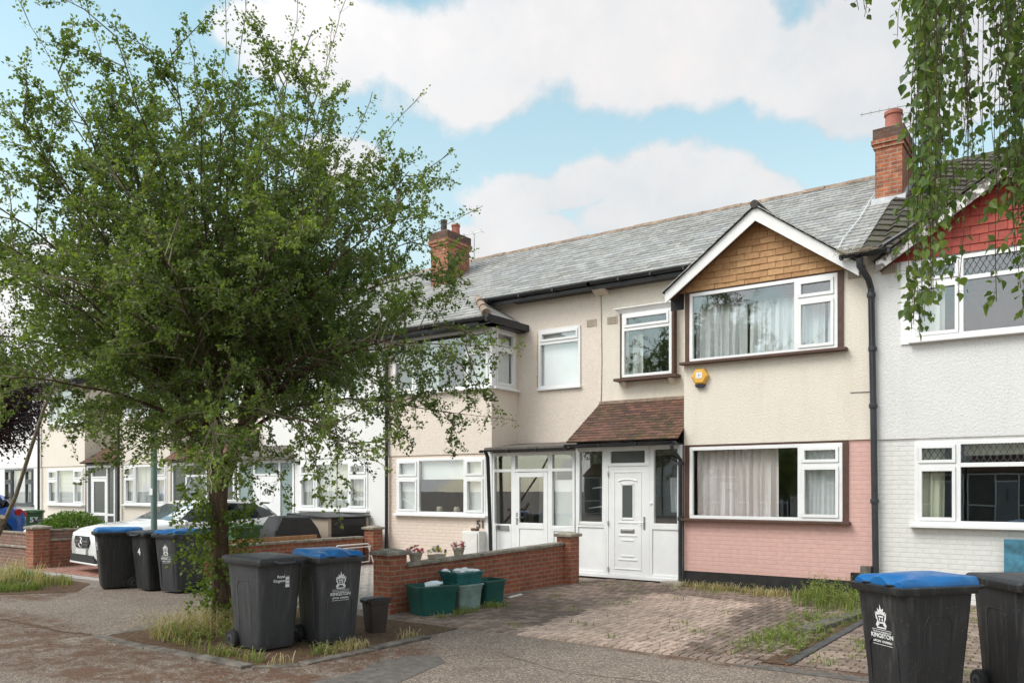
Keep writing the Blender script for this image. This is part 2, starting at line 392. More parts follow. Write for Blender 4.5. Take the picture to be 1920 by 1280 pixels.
M['purple'] = m_leaf('purple_leaf', (.018, .008, .012, 1), (.055, .022, .03, 1), .25)
M['shrub'] = m_leaf('shrub_leaf', (.06, .12, .02, 1), (.19, .28, .06, 1), .35)
M['grass'] = m_leaf('green_grass', (.09, .135, .03, 1), (.27, .31, .09, 1), .35, .6)
M['dry'] = m_leaf('dry_grass', (.26, .21, .10, 1), (.56, .47, .27, 1), .3, .7)
M['litter'] = m_leaf('dead_leaf', (.08, .035, .018, 1), (.26, .12, .055, 1), .1, .8)
M['post'] = m_plain('green_grey_post_paint', (.115, .175, .155, 1), .5, .15, 5)
M['beige'] = m_plain('beige_plastic', (.42, .34, .27, 1), .6, .05)
M['black_cover'] = m_plain('black_cover_fabric', (.018, .017, .017, 1), .7, .3, 4, bump=.4, bscale=12)
M['white_metal'] = m_plain('white_painted_metal', (.7, .69, .66, 1), .45, .1, 12)
M['meter'] = m_plain('white_meter_box', (.72, .70, .66, 1), .5, .08, 9)
M['basket'] = m_plain('pale_basket', (.42, .37, .30, 1), .9, .35, 30, bump=.8, bscale=40)
M['bottle'] = m_plain('milky_bottle_plastic', (.70, .78, .82, 1), .3, .1)
M['blue_board'] = m_plain('teal_blue_board', (.05, .17, .24, 1), .6, .5, 8)
M['grey_door'] = m_plain('grey_door', (.22, .24, .26, 1), .5, .05)
M['anthracite'] = m_plain('anthracite_frame', (.06, .068, .075, 1), .45, .05)
M['felt'] = m_plain('brown_roof_felt', (.12, .105, .09, 1), .9, .4, 9, bump=.6)
M['kerb'] = m_plain('grey_kerb_stone', (.13, .112, .092, 1), .9, .6, 6, bump=.7)
M['darkkerb'] = m_plain('dark_kerb_stone', (.065, .062, .06, 1), .9, .5, 8, bump=.5)
M['concrete'] = m_plain('pale_concrete', (.34, .31, .28, 1), .9, .2, 3, bump=.4)
FL = [m_plain('petal_%s' % n, c, .8, .2, 20) for n, c in (('red', (.5, .05, .06, 1)), ('pink', (.65, .28, .32, 1)), ('cream', (.75, .68, .5, 1)), ('blue', (.12, .2, .38, 1)), ('yellow', (.7, .52, .08, 1)), ('leafgreen', (.10, .16, .04, 1)), ('lilac', (.55, .45, .62, 1)))]
def m_ground():
    k = NT('gravel_tarmac')
    big = k.noise(.45, 6, .6); c = k.ramp(big, [(.3, (.165, .130, .105, 1)), (.7, (.255, .205, .165, 1))])
    vo = k.n('ShaderNodeTexVoronoi'); vo.inputs['Scale'].default_value = 75; k.l(k.coord(), vo.inputs['Vector'])
    sepc = k.n('ShaderNodeSeparateColor'); k.l(vo.outputs['Color'], sepc.inputs[0])
    c = k.mix(.75, c, k.mix(1, c, k.ramp(sepc.outputs[0], [(0, .35), (.6, .95), (.95, 2.1)]), 'MULTIPLY'))
    med = k.noise(3.0, 7, .72, k.coord('Object', (1, .55, 1)), .6)
    c = k.mix(k.math('MULTIPLY', k.ramp(med, [(.54, 0.0), (.68, 1.0)]), .55), c, (.115, .082, .062, 1))
    # red-brown fallen litter lying along the kerb of the tree pit and in drifts
    tc = k.n('ShaderNodeTexCoord'); sep = k.n('ShaderNodeSeparateXYZ'); k.l(tc.outputs['Object'], sep.inputs[0])
    def near(x, y, rx, ry):
        a = k.math('POWER', k.math('DIVIDE', k.math('SUBTRACT', sep.outputs[0], x), rx), 2)
        b = k.math('POWER', k.math('DIVIDE', k.math('SUBTRACT', sep.outputs[1], y), ry), 2)
        return k.math('SUBTRACT', 1, k.math('ADD', a, b), True)
    area = near(-6.5, 4.75, 1.5, .75)
    for q in ((-9.3, 4.6, 2.2, .6), (-6.05, 6.0, .5, 1.0), (-7.6, 4.75, 1.2, .4), (-12.2, 4.9, 2.6, .55), (-14.3, 6.3, 1.2, .8), (-8.6, 4.0, 2.6, .5), (-3.2, 8.0, 1.6, .3), (-2.2, 8.2, 1.5, .35)):
        area = k.math('MAXIMUM', area, near(*q))
    d = k.noise(3.5, 8, .75, None, .4)
    lit = k.math('MULTIPLY', k.ramp(area, [(0, 0.0), (.6, 1.0)]), k.ramp(d, [(.42, 0.0), (.56, 1.0)]))
    c = k.mix(k.math('MULTIPLY', lit, .85), c, k.ramp(k.noise(40, 4, .7), [(.35, (.055, .03, .018, 1)), (.65, (.17, .085, .048, 1))]))
    k.col(c); k.set(.9, .3); k.bump(k.math('ADD', vo.outputs['Distance'], k.math('MULTIPLY', lit, 1.5)), .55, .012); return k.m
M['ground'] = m_ground()
def m_paver(name, ca, cb, moss=.3):
    k = NT(name); t = k.attr(); c = k.ramp(t, [(0, ca), (1, cb)])
    n = k.noise(12, 6, .65); c = k.mix(1, c, k.ramp(n, [(.3, .8), (.7, 1.2)]), 'MULTIPLY')
    d = k.noise(1.4, 6, .65); c = k.mix(k.math('MULTIPLY', k.ramp(d, [(.5, 0.0), (.68, 1.0)]), moss), c, (.11, .092, .062, 1))
    k.col(c); k.set(.88, .3); k.bump(k.noise(70, 4), .5, .004); return k.m
M['paver'] = m_paver('red_brown_block_paving', (.135, .10, .08, 1), (.52, .385, .31, 1))
M['paver_pale'] = m_paver('pale_block_paving', (.30, .27, .24, 1), (.42, .38, .34, 1), .2)
M['paver_red'] = m_paver('red_block_paving', (.26, .13, .10, 1), (.34, .18, .14, 1), .3)
k = NT('joint_sand'); n = k.noise(9, 6, .7); k.col(k.ramp(n, [(.4, (.03, .026, .02, 1)), (.62, (.055, .055, .025, 1))])); k.set(.95); M['joint'] = k.m
k = NT('soil'); n = k.noise(18, 8, .75); k.col(k.ramp(n, [(.3, (.055, .035, .022, 1)), (.7, (.19, .12, .075, 1))])); k.set(.95, .2); k.bump(n, 1, .03); M['soil'] = k.m
M['tarpatch'] = m_plain('dark_tarmac_patch', (.125, .112, .10, 1), .9, .35, 9, .3, bump=.8, bscale=90)

# ------------------------------------------------------------------ the ground
DF, RF = 13.9, 14.85                      # bay front and recessed front planes
def sheet(name, pts, z, mat, parent=None, kind='structure'):
    b = MB(); b.poly([(x, y, z) for x, y in pts]); return b.build(name, mat, parent, kind=kind)
sheet('ground', [(-400, -300), (400, -300), (400, 500), (-400, 500)], 0, M['ground'])
sheet('tarmac_patch', [(-5.60, 6.52), (-5.32, 6.3), (-5.08, 5.3), (-5.3, 4.7), (-5.75, 4.85), (-5.70, 5.5), (-5.9, 5.9), (-5.82, 6.35)], .004, M['tarpatch'])
sheet('tarmac_strip', [(-2.95, 8.0), (-1.5, 8.06), (-1.5, 7.86), (-2.9, 7.84)], .004, M['tarpatch'])

def seam(name, pts, w):
    r = random.Random(8); P = []
    for (x0, y0), (x1, y1) in zip(pts, pts[1:]):
        n = max(2, int(math.hypot(x1-x0, y1-y0)/.12))
        for i in range(n): P.append((x0+(x1-x0)*i/n+r.uniform(-.02, .02), y0+(y1-y0)*i/n+r.uniform(-.02, .02)))
    b = MB()
    for (xa, ya), (xb_, yb_) in zip(P, P[1:]):
        w0, w1 = w*r.uniform(.4, 1.3), w*r.uniform(.4, 1.3); b.poly([(xa, ya-w0, .003), (xb_, yb_-w1, .003), (xb_, yb_+w1, .003), (xa, ya+w0, .003)])
    return b.build(name, M['soil'], kind='structure')
seam('tarmac_seam', [(-12.31, 4.81), (-11.93, 4.92), (-11.07, 4.95), (-10.33, 4.91), (-9.96, 4.99), (-9.54, 5.03)], .035)
seam('tarmac_seam', [(-15.88, 7.36), (-15.82, 7.72), (-15.65, 8.18), (-15.17, 8.41)], .03)
seam('tarmac_seam', [(-5.2, 7.0), (-4.1, 6.6), (-3.2, 6.75), (-2.3, 6.5)], .006)
def clip(poly, x0, x1, y0, y1):
    def cut(p, ax, val, keep):
        o = []
        for i in range(len(p)):
            a, b = p[i], p[(i+1) % len(p)]; ia = keep(a[ax], val); ib = keep(b[ax], val)
            if ia: o.append(a)
            if ia != ib:
                t = (val-a[ax])/(b[ax]-a[ax]); o.append((a[0]+t*(b[0]-a[0]), a[1]+t*(b[1]-a[1])))
        return o
    for ax, val, k in ((0, x0, lambda c, v: c >= v), (0, x1, lambda c, v: c <= v), (1, y0, lambda c, v: c >= v), (1, y1, lambda c, v: c <= v)):
        if len(poly) < 3: return []
        poly = cut(poly, ax, val, k)
    return poly if len(poly) >= 3 else []
def in_poly(x, y, p):
    r = False
    for i in range(len(p)):
        (x1, y1), (x2, y2) = p[i], p[i-1]
        if (y1 > y) != (y2 > y) and x < (x2-x1)*(y-y1)/(y2-y1)+x1: r = not r
    return r

def paving(name, poly, z, mat, tone, herring=True, joint=True):
    """block paving: one low block per paver with chamfered edges, laid herringbone"""
    b = MB(); x0 = min(p[0] for p in poly); x1 = max(p[0] for p in poly); y0 = min(p[1] for p in poly); y1 = max(p[1] for p in poly)
    w = .1; g = .006
    def block(ax0, ax1, ay0, ay1):
        cx, cy = (ax0+ax1)/2, (ay0+ay1)/2
        if not in_poly(cx, cy, poly): return
        dz = random.uniform(-.003, .003); t = tone(cx, cy)+random.uniform(-.2, .2); t = min(1, max(0, t))
        h = z+.008+dz; c = .006
        lo = [(ax0+g, ay0+g, z-.004), (ax1-g, ay0+g, z-.004), (ax1-g, ay1-g, z-.004), (ax0+g, ay1-g, z-.004)]
        hi = [(ax0+g+c, ay0+g+c, h), (ax1-g-c, ay0+g+c, h), (ax1-g-c, ay1-g-c, h), (ax0+g+c, ay1-g-c, h)]
        b.loft([lo, hi], cap0=False, t=t)
    if herring:
        ni = int((x1-x0)/w)+3; nj = int((y1-y0)/w)+3
        for i in range(-1, ni):
            for j in range(-1, nj):
                k = (i-j) % 4; X = x0+i*w; Y = y0+j*w
                if k == 0: block(X, X+2*w, Y, Y+w)
                elif k == 2: block(X+w, X+2*w, Y, Y+2*w) if False else block(X, X+w, Y-w, Y+w)
    else:
        for j in range(int((y1-y0)/w)+1):
            for i in range(-1, int((x1-x0)/(2*w))+2):
                X = x0+i*2*w+(w if j % 2 else 0); block(X, X+2*w, y0+j*w, y0+j*w+w)
    o = b.build(name, mat, kind='structure')
    if joint: sheet(name+'_joints', poly, z, M['joint'])
    return o
def tone_main(x, y):
    f = (y-8.05)/4.35
    l = -5.72-.28*f; r = -3.62-.62*f
    e = min(x-l, r-x, 12.40-.6*max(0, (x+4.6))**1.0-y)+.05*math.sin(7*y)+.04*math.sin(13*x)
    return .80 if e > .08 else (.16+.12*math.sin(1.3*x+2*y) if e < -.08 else .5)
paving('driveway_paving', [(-7.7, 8.22), (-6.9, 8.10), (-2.72, 8.06), (-2.62, 10.5), (-2.6, 13.88), (-7.7, 13.88)], .004, M['paver'], tone_main)
b = MB(); x = -7.62
while x < -2.75:
    yf = 8.10-.035*(x+7.6)/2.5; dz = random.uniform(-.003, .003); t_ = .72+random.uniform(-.2, .2) if -5.72 < x < -3.65 else .22+random.uniform(-.15, .2); w_ = .1
    lo = [(x+.005, yf-.11, 0), (x+w_-.005, yf-.11, 0), (x+w_-.005, yf+.09, 0), (x+.005, yf+.09, 0)]; hi = [(p[0]+(.006 if k in (0, 3) else -.006), p[1]+(.006 if k < 2 else -.006), .017+dz) for k, p in enumerate(lo)]
    b.loft([lo, hi], cap0=False, t=t_); x += w_
b.build('driveway_edging', M['paver'], kind='structure')
paving('neighbour_paving', [(-2.42, 8.2), (2.6, 8.2), (2.6, 13.88), (-2.42, 13.88)], .004, M['paver'], lambda x, y: .22+.1*math.sin(x*3+y), herring=False)
paving('patio_paving', [(-13.5, 8.3), (-8.25, 8.3), (-8.25, 13.85), (-13.5, 13.85)], .004, M['paver_pale'], lambda x, y: .5, herring=False)
paving('forecourt_paving', [(-18.6, 8.3), (-13.9, 8.3), (-13.9, 11.5), (-18.6, 11.5)], .004, M['paver_red'], lambda x, y: .5, herring=False)
sheet('forecourt', [(-36, 8.6), (-18.9, 8.6), (-18.9, 13.85), (-36, 13.85)], .004, M['concrete'])
sheet('crossover_kerb', [(-18.4, 8.0), (-14.4, 8.0), (-14.4, 8.28), (-18.4, 8.28)], .004, M['concrete'])

# soil beds
sheet('soil_strip', [(-2.80, 8.12), (-2.44, 8.15), (-2.44, 13.88), (-3.5, 13.88), (-3.15, 12.2), (-2.62, 10.5)], .009, M['soil'])
sheet('plinth_soil', [(-6.0, 13.55), (-3.4, 13.2), (-3.4, 13.88), (-6.0, 13.88)], .017, M['soil'])
sheet('tree_pit_soil', [(-9.55, 5.08), (-6.75, 5.08), (-6.45, 5.45), (-6.45, 7.9), (-9.55, 7.9)], .006, M['soil'])
sheet('verge_soil', [(-18, 5.2), (-14.7, 5.9), (-14.0, 6.95), (-15, 7.7), (-18, 7.9)], .006, M['soil'])
# kerb stones round the tree pit and between the drives
kp = [((-9.66, 5.02), (-8.45, 4.97)), ((-8.42, 4.97), (-7.55, 4.98)), ((-7.52, 4.98), (-6.72, 4.98)), ((-6.68, 5.0), (-6.42, 5.36)), ((-6.41, 5.4), (-6.37, 6.3)), ((-6.37, 6.34), (-6.37, 7.2)), ((-9.6, 5.12), (-9.6, 6.0)), ((-9.6, 6.04), (-9.6, 6.95))]
for i, (p, q) in enumerate(kp):
    b = MB(); h = .012+.02*((i*7) % 3)/2; b.bar((p[0], p[1], h/2-.02), (q[0], q[1], h/2-.02), .15, h+.04)
    o = b.build('kerb_stone', M['kerb'], bevel=.012); setp(o, 'worn grey kerb stone edging the tree pit', 'kerb stone', 'kerb stones round the tree pit')
b = MB(); b.bar((-2.47, 8.25, .012), (-2.44, 13.2, .012), .10, .034); setp(b.build('edging_kerb', M['darkkerb'], bevel=.01), 'long dark kerb edging between the weedy strip and neighbouring drive', 'kerb')
b = MB(); b.prism([(-2.95, 10.1, .0), (-2.72, 10.0, .0), (-2.5, 12.3, .0), (-2.62, 12.6, .0)], (0, 0, .07)); setp(b.build('broken_edging_slab', M['felt'], bevel=.01), 'broken brown edging slab lying in the weeds', 'edging slab')

# ------------------------------------------------------------------ house building kit
def wall(b, x0, x1, z0, z1, y, holes, rev=.12):
    """front wall on plane y with rectangular openings and their reveals"""
    xs = sorted({x0, x1, *[h[0] for h in holes], *[h[1] for h in holes]}); zs = sorted({z0, z1, *[h[2] for h in holes], *[h[3] for h in holes]})
    for xa, xb in zip(xs, xs[1:]):
        for za, zb in zip(zs, zs[1:]):
            cx, cz = (xa+xb)/2, (za+zb)/2
            if any(h[0] < cx < h[1] and h[2] < cz < h[3] for h in holes): continue
            b.poly([(xa, y, za), (xb, y, za), (xb, y, zb), (xa, y, zb)])
    for a, c, d, e in holes:
        for p, q in (((a, d), (c, d)), ((c, d), (c, e)), ((c, e), (a, e)), ((a, e), (a, d))):
            b.poly([(p[0], y, p[1]), (q[0], y, q[1]), (q[0], y+rev, q[1]), (p[0], y+rev, p[1])])

def drape(b, x0, x1, z0, z1, y, amp=.03, per=.13, seed=0, gather=.25):
    r = random.Random(seed); n = max(8, int((x1-x0)/.02)); m = 8; ph = r.random()*6
    P = []
    for j in range(m+1):
        f = j/m; row = []
        for i in range(n+1):
            x = x0+(x1-x0)*i/n
            u = x/per+.55*math.sin(x*2.3+ph)+.25*math.sin(x*5.1+2*ph)
            off = amp*(math.sin(2*PI*u+ph+.5*math.sin(3*f+ph))+.5*math.sin(2*PI*u*1.73+ph*2)+.35*math.sin(2*PI*u*.41+2*f))
            row.append((x+gather*.05*math.sin(2*f+ph)*(1-f), y+off*(1.15-.45*f), z0+(z1-z0)*f))
        P.append(row)
    for j in range(m):
        for i in range(n): b.poly([P[j][i], P[j][i+1], P[j+1][i+1], P[j+1][i]])

def window(root, x0, x1, z0, z1, y, cells, xf=None, sill=None, fmat='pvc', glass='glass', fw=.055, lattice=(), label=None, proud=.012, behind=()):
    """cells: (xa, xb, za, zb, opening). Frame mesh with pane, sill and what hangs behind as its children"""
    b = MB(xf); ya, yb = y-proud, y+.06
    def ring(a, c, d, e, w, p, q):
        b.box(a, c, p, q, d, d+w); b.box(a, c, p, q, e-w, e); b.box(a, a+w, p, q, d+w, e-w); b.box(c-w, c, p, q, d+w, e-w)
    ring(x0, x1, z0, z1, fw, ya, yb)
    g = MB(xf); ld_ = MB(xf)
    for (a, c, d, e, op) in cells:
        h = .032
        L_ = a if a <= x0+.01 else a-h; Rr = c if c >= x1-.01 else c+h
        if a > x0+.01: b.box(a-h, a+h, ya, yb, z0+fw, z1-fw) if (d <= z0+.01) else None
        if d > z0+.01: b.box(a+(fw if a <= x0+.01 else h), c-(fw if c >= x1-.01 else h), ya, yb, d-h, d+h)
        ia = a+(fw if a <= x0+.01 else h); ic = c-(fw if c >= x1-.01 else h); idd = d+(fw if d <= z0+.01 else h); ie = e-(fw if e >= z1-.01 else h)
        if op:
            ring(ia+.003, ic-.003, idd+.003, ie-.003, .048, ya-.016, yb-.012); ia += .05; ic -= .05; idd += .05; ie -= .05
        g.box(ia-.004, ic+.004, y+.022, y+.030, idd-.004, ie+.004)
        if (a, c, d, e, op) in lattice:
            s = .105; W = ic-ia; H = ie-idd; k = -H
            dx, dz = .085, .15
            kk = int(W/dx)+int(H/dz*2)+4
            for sg in (1, -1):
                for i in range(-kk, kk):
                    # lines x = c0 + sg*t*dx/dz
                    c0 = ia+i*dx; pts = []
                    za_, zb_ = idd, ie; xa_ = c0; xb_ = c0+sg*(H)*dx/dz
                    lo, hi = max(ia, min(xa_, xb_)), min(ic, max(xa_, xb_))
                    if hi-lo < .01: continue
                    f = lambda xx: za_+(xx-xa_)/(xb_-xa_)*H
                    p, q = (lo, y+.018, f(lo)), (hi, y+.018, f(hi))
                    if xf: p, q = p, q
                    ld_.bar(p, q, .008, .006, (0, 1, 0))
    w = b.build('window', M[fmat], root, bevel=.004)
    if label: w['label'] = label
    g.build('pane', M[glass], w)
    if ld_.f: ld_.build('leading', M['lead'], w)
    for (kind, mat, a, c, d, e, dy) in behind:
        q = MB(xf)
        if kind == 'drape': drape(q, a, c, d, e, y+dy, seed=int(a*100)); nm = 'curtain'
        elif kind == 'net': drape(q, a, c, d, e, y+dy, .012, .07, seed=int(a*37)); nm = 'net_curtain'
        else: q.box(a, c, y+dy, y+dy+.006, d, e); nm = 'blind'
        q.build(nm, M[mat], w, smooth=kind != 'blind')
    if sill:
        s_, smat, ex = sill
        q = MB(xf); q.box(x0-ex, x1+ex, y-s_, y+.02, z0-.05, z0-.002); q.build('sill', M[smat], w, bevel=.006)
    return w

def tiles(b, O, ux, uy, poly, tw, th, thick=.012, jit=.0, anchor=0, lap=.3, xoff=0, tonef=None, drop=0):
    """overlapping tiles on the plane O + a*ux + b*uy, clipped to a convex polygon"""
    O = Vector(O); ux = Vector(ux).normalized(); uy = Vector(uy).normalized(); n = ux.cross(uy).normalized()
    if n.z < -.1 or (abs(n.z) <= .1 and n.y > 0): n = -n
    x0 = min(p[0] for p in poly); x1 = max(p[0] for p in poly); y0 = min(p[1] for p in poly); y1 = max(p[1] for p in poly)
    j0 = math.floor((y0-anchor)/th)-1; j1 = math.ceil((y1-anchor)/th)+1
    for j in range(j0, j1):
        yb = anchor+j*th; i0 = math.floor((x0-xoff)/tw)-1; i1 = math.ceil((x1-xoff)/tw)+1
        rowj = random.uniform(-jit, jit)*.4
        for i in range(i0, i1):
            xa = xoff+i*tw+(tw/2 if j % 2 else 0); dy = random.uniform(-jit, jit)+rowj; g = .003
            c = clip(poly, xa+g, xa+tw-g, yb+dy, yb+th*(1+lap))
            if len(c) < 3: continue
            lift = random.uniform(.0, .35)*thick; H = th*(1+lap)
            up = [O+ux*p[0]+uy*p[1]+n*(thick*(1.25-(p[1]-yb)/H)+lift+.003) for p in c]
            t = random.random() if tonef is None else tonef(xa+tw/2, yb+th/2)
            b.poly([tuple(p) for p in up], t)
            lowest = min(p[1] for p in c)
            for a in range(len(c)):          # the thickness seen at the tile's lower edge and sides
                k = (a+1) % len(c)
                if abs(c[a][1]-c[k][1]) < 1e-6 and c[a][1] > lowest+1e-6: continue
                p, q = up[a], up[k]; b.poly([tuple(p), tuple(q), tuple(q-n*(thick*1.05)), tuple(p-n*(thick*1.05))], max(0, t-.25))
def plane_poly(b, O, ux, uy, poly, off=-.012):
    O = Vector(O); ux = Vector(ux).normalized(); uy = Vector(uy).normalized(); n = ux.cross(uy).normalized()
    if n.z < 0: n = -n
    b.poly([tuple(O+ux*p[0]+uy*p[1]+n*off) for p in poly])

EY, EZ, SL = 14.5, 5.97, .606
phi = math.atan(SL); RO = (0, EY, EZ); RUX = (1, 0, 0); RUY = (0, math.cos(phi), math.sin(phi)); RLEN = 3.6/math.cos(phi)
RIDGE = (EY+3.6, EZ+3.6*SL)
def yb(y): return (y-EY)/math.cos(phi)       # slope coordinate of world y on the main roof
def roof_rear(b, x0, x1):
    b.poly([(x0, RIDGE[0], RIDGE[1]-.01), (x1, RIDGE[0], RIDGE[1]-.01), (x1, 21.9, EZ-.1), (x0, 21.9, EZ-.1)])
def ridge(root, x0, x1, mat='ridge'):
    b = MB(); n = int((x1-x0)/.42); w = (x1-x0)/n
    for i in range(n):
        a = x0+i*w; z = RIDGE[1]+.0+random.uniform(-.008, .008)
        pts = [(a+.004, RIDGE[0]+.13*math.sin(t), z-.075+.13*math.cos(t)) for t in [R(q) for q in range(-78, 79, 26)]]
        b.loft([pts, [(p[0]+w-.008, p[1], p[2]) for p in pts]])
    return b.build('ridge_tiles', M[mat], root, smooth=True)
XB2_ = -10.43                             # this bay has a side window upstairs
def hull(root, x0, x1, bay, zsplit=2.55):
    """the inside of the house: floors, party walls, back wall"""
    b = MB(); e = .02; y0 = RF+.06
    b.poly([(x0+e, DF+.1, .1), (x1-e, DF+.1, .1), (x1-e, 21.5, .1), (x0+e, 21.5, .1)])
    b.box(x0+e, x1-e, y0, 21.4, zsplit-.04, zsplit+.12); b.box(bay[0]+e, bay[1]-e, DF+.12, y0, zsplit-.04, zsplit+.12)
    b.poly([(x0+e, y0, 5.42), (x1-e, y0, 5.42), (x1-e, 21.5, 5.42), (x0+e, 21.5, 5.42)])
    b.poly([(bay[0]+e, DF+.1, 5.36), (bay[1]-e, DF+.1, 5.36), (bay[1]-e, y0, 5.36), (bay[0]+e, y0, 5.36)])
    b.poly([(x0+e, 17.6, 0), (x1-e, 17.6, 0), (x1-e, 17.6, 5.42), (x0+e, 17.6, 5.42)])
    for x in (x0+e, x1-e): b.poly([(x, y0, 0), (x, 21.5, 0), (x, 21.5, 5.9), (x, y0, 5.9)])
    for x in (bay[0]+e, bay[1]-e): b.poly([(x, DF+.13, 0), (x, y0, 0), (x, y0, 2.5 if bay[1] == XB2_ else 5.36), (x, DF+.13, 2.5 if bay[1] == XB2_ else 5.36)])
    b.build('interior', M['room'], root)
    q = MB(); q.poly([(x0, 21.5, 0), (x1, 21.5, 0), (x1, 21.5, 6), (x0, 21.5, 6)]); q.build('rear_wall', M['white_render'], root)
def gutter(root, x0, x1, y, z, name='gutter', mat='black_gutter', r=.058, fascia=True):
    b = MB(); prof = [(y+r*math.cos(t), z+r*math.sin(t)) for t in [R(a) for a in range(180, 361, 20)]]
    prof += [(yy*.0+y+(r-.008)*math.cos(t), z+(r-.008)*math.sin(t)) for yy, t in [(0, R(a)) for a in range(360, 179, -20)]]
    b.loft([[(x0, p[0], p[1]) for p in prof], [(x1, p[0], p[1]) for p in prof]])
    n = int((x1-x0)/.9)+1
    for i in range(n+1):
        x = x0+(x1-x0)*i/n; b.box(x-.02, x+.02, y-r-.006, y+r+.012, z-r-.012, z-.01)
    if fascia: b.box(x0, x1, y+r+.012, y+r+.036, z-.13, z+.055)
    return b.build(name, M[mat], root)
def airbrick(root, x, z, y=DF):
    b = MB(); b.box(x-.115, x+.115, y-.012, y+.01, z-.075, z+.075)
    v = b.build('air_vent', M['vent'], root)
    q = MB()
    for i in range(7):
        for j in range(4): q.box(x-.1+i*.029, x-.1+i*.029+.012, y-.0135, y+.005, z-.062+j*.033, z-.062+j*.033+.014)
    q.build('grille', M['vent_hole'], v)
def pipe(root, pts, r=.038, mat='black_gutter', name='downpipe', clips=()):
    b = MB(); b.tube(pts, r, 12)
    for c in clips: b.lathe([(r+.012, -.035), (r+.014, -.02), (r+.014, .02), (r+.012, .035)], c, n=14); b.box(c[0]-.055, c[0]+.055, c[1]+r*.6, c[1]+r+.03, c[2]-.012, c[2]+.012)
    return b.build(name, M[mat], root, smooth=True)
def chimney(root, x0, x1, y0, y1, zb, zt, pots):
    b = MB(); b.box(x0, x1, y0, y1, zb, zt-.32); c = b.build('chimney', M['old_brick'], root)
    q = MB(); q.box(x0-.03, x1+.03, y0-.03, y1+.03, zt-.36, zt-.285); q.box(x0-.06, x1+.06, y0-.06, y1+.06, zt-.285, zt-.21); q.build('oversail_course', M['old_brick'], c)
    q = MB(); q.box(x0-.035, x1+.035, y0-.035, y1+.035, zt-.21, zt); q.build('chimney_cap', M['dark_brick'], c)
    q = MB()
    q.loft([[(x0, y0, zt), (x1, y0, zt), (x1, y1, zt), (x0, y1, zt)], [(x0+.12, y0+.12, zt+.07), (x1-.12, y0+.12, zt+.07), (x1-.12, y1-.12, zt+.07), (x0+.12, y1-.12, zt+.07)]]); q.build('flaunching', M['coping'], c)
    q = MB(); f = .0
    q.box(x0-.03, x1+.03, y0-.035, y0-.005, zb+.02, zb+.30) if False else None
    for (px, py, r, h, mt_) in pots:
        q = MB(); q.lathe([(r*1.05, 0), (r, .03), (r*.93, h*.8), (r*1.08, h*.82), (r*1.08, h), (r*.8, h), (r*.78, h-.12)], (px, py, zt+.04), n=20, caps=False); q.poly([(px+r*.78*math.cos(t), py+r*.78*math.sin(t), zt+h-.08) for t in [2*PI*i/16 for i in range(16)]])
        q.build('chimney_pot', mt_, c, smooth=True)
    return c
POT = m_plain('terracotta_pot', (.33, .115, .08, 1), .8, .2, 5); POT_D = m_plain('sooty_pot', (.05, .042, .038, 1), .8, .3, 6)
def gable(root, xa, za, half, zf, yf, yb_, barge='barge', tile='ochre_tile', roof='slate', zt=5.28, tw=.27, th=.112, vent=None, wavy=False, bw=.19):
    s = (za-zf)/half
    # tile-hung triangle
    g = MB(); poly = [(-half+.16+(-.0), 0), (half-.16, 0), (0, za-.10-zt+ (0))]
    hb = (za-.06-zt)/s
    tiles(g, (xa, DF-.04, zt), (1, 0, 0), (0, 0, 1), [(-hb, 0), (hb, 0), (0, za-.06-zt)], tw, th, .018, .006, lap=.15, anchor=-.03)
    g.build('tile_hanging', M[tile], root)
    q = MB(); q.poly([(xa-half, DF+.012, zf), (xa+half, DF+.012, zf), (xa, DF+.012, za)]); q.poly([(xa-hb-.1, DF+.012, zt), (xa+hb+.1, DF+.012, zt), (xa+hb+.1, DF+.012, zf-.3), (xa-hb-.1, DF+.012, zf-.3)]); q.build('gable_backing', M['under'], root)
    # bargeboards
    b = MB(); t = .03
    for sg in (-1, 1):
        p0 = (xa, yf, za); p1 = (xa+sg*(half+.02), yf, za-s*(half+.02))
        pts = [(p0[0], yf, p0[2]), (p1[0], yf, p1[2]), (p1[0], yf, p1[2]-bw*1.05), (p0[0], yf, p0[2]-bw*1.22)]
        b.prism(pts, (0, t, 0))
    b.build('bargeboards', M[barge], root)
    # soffit under the overhang
    b = MB()
    for sg in (-1, 1): b.poly([(xa, yf+t, za-.13), (xa+sg*half, yf+t, za-s*half-.13), (xa+sg*half, DF, za-s*half-.13), (xa, DF, za-.13)])
    b.build('soffit', M['brown_wood'], root)
    # the two slopes
    L_ = math.hypot(half+.06, s*(half+.06))
    g = MB(); u = MB()
    for sg in (-1, 1):
        ox = xa+sg*(half+.06); oz = za-s*(half+.06)+.02
        D = yb_-yf+.05
        def slope_end(bb): return D
        pl = [(0, 0), (max(.3, EY+.4-yf), 0), (D, L_), (0, L_)]
        if sg < 0: pass
        tiles(g, (ox, yf-.04, oz), (0, 1, 0), (-sg*(half+.06), 0, s*(half+.06)), pl, .25, .2, .012, .006)
        plane_poly(u, (ox, yf-.04, oz), (0, 1, 0), (-sg*(half+.06), 0, s*(half+.06)), pl)
    g.build('gable_roof', M[roof], root); u.build('gable_underlay', M['under'], root)
    r_ = MB(); r_.tube([(xa, yf-.05, za+.035), (xa, yb_, za+.035)], .07, 10); r_.build('gable_ridge', M['concrete_tile'], root, smooth=True)

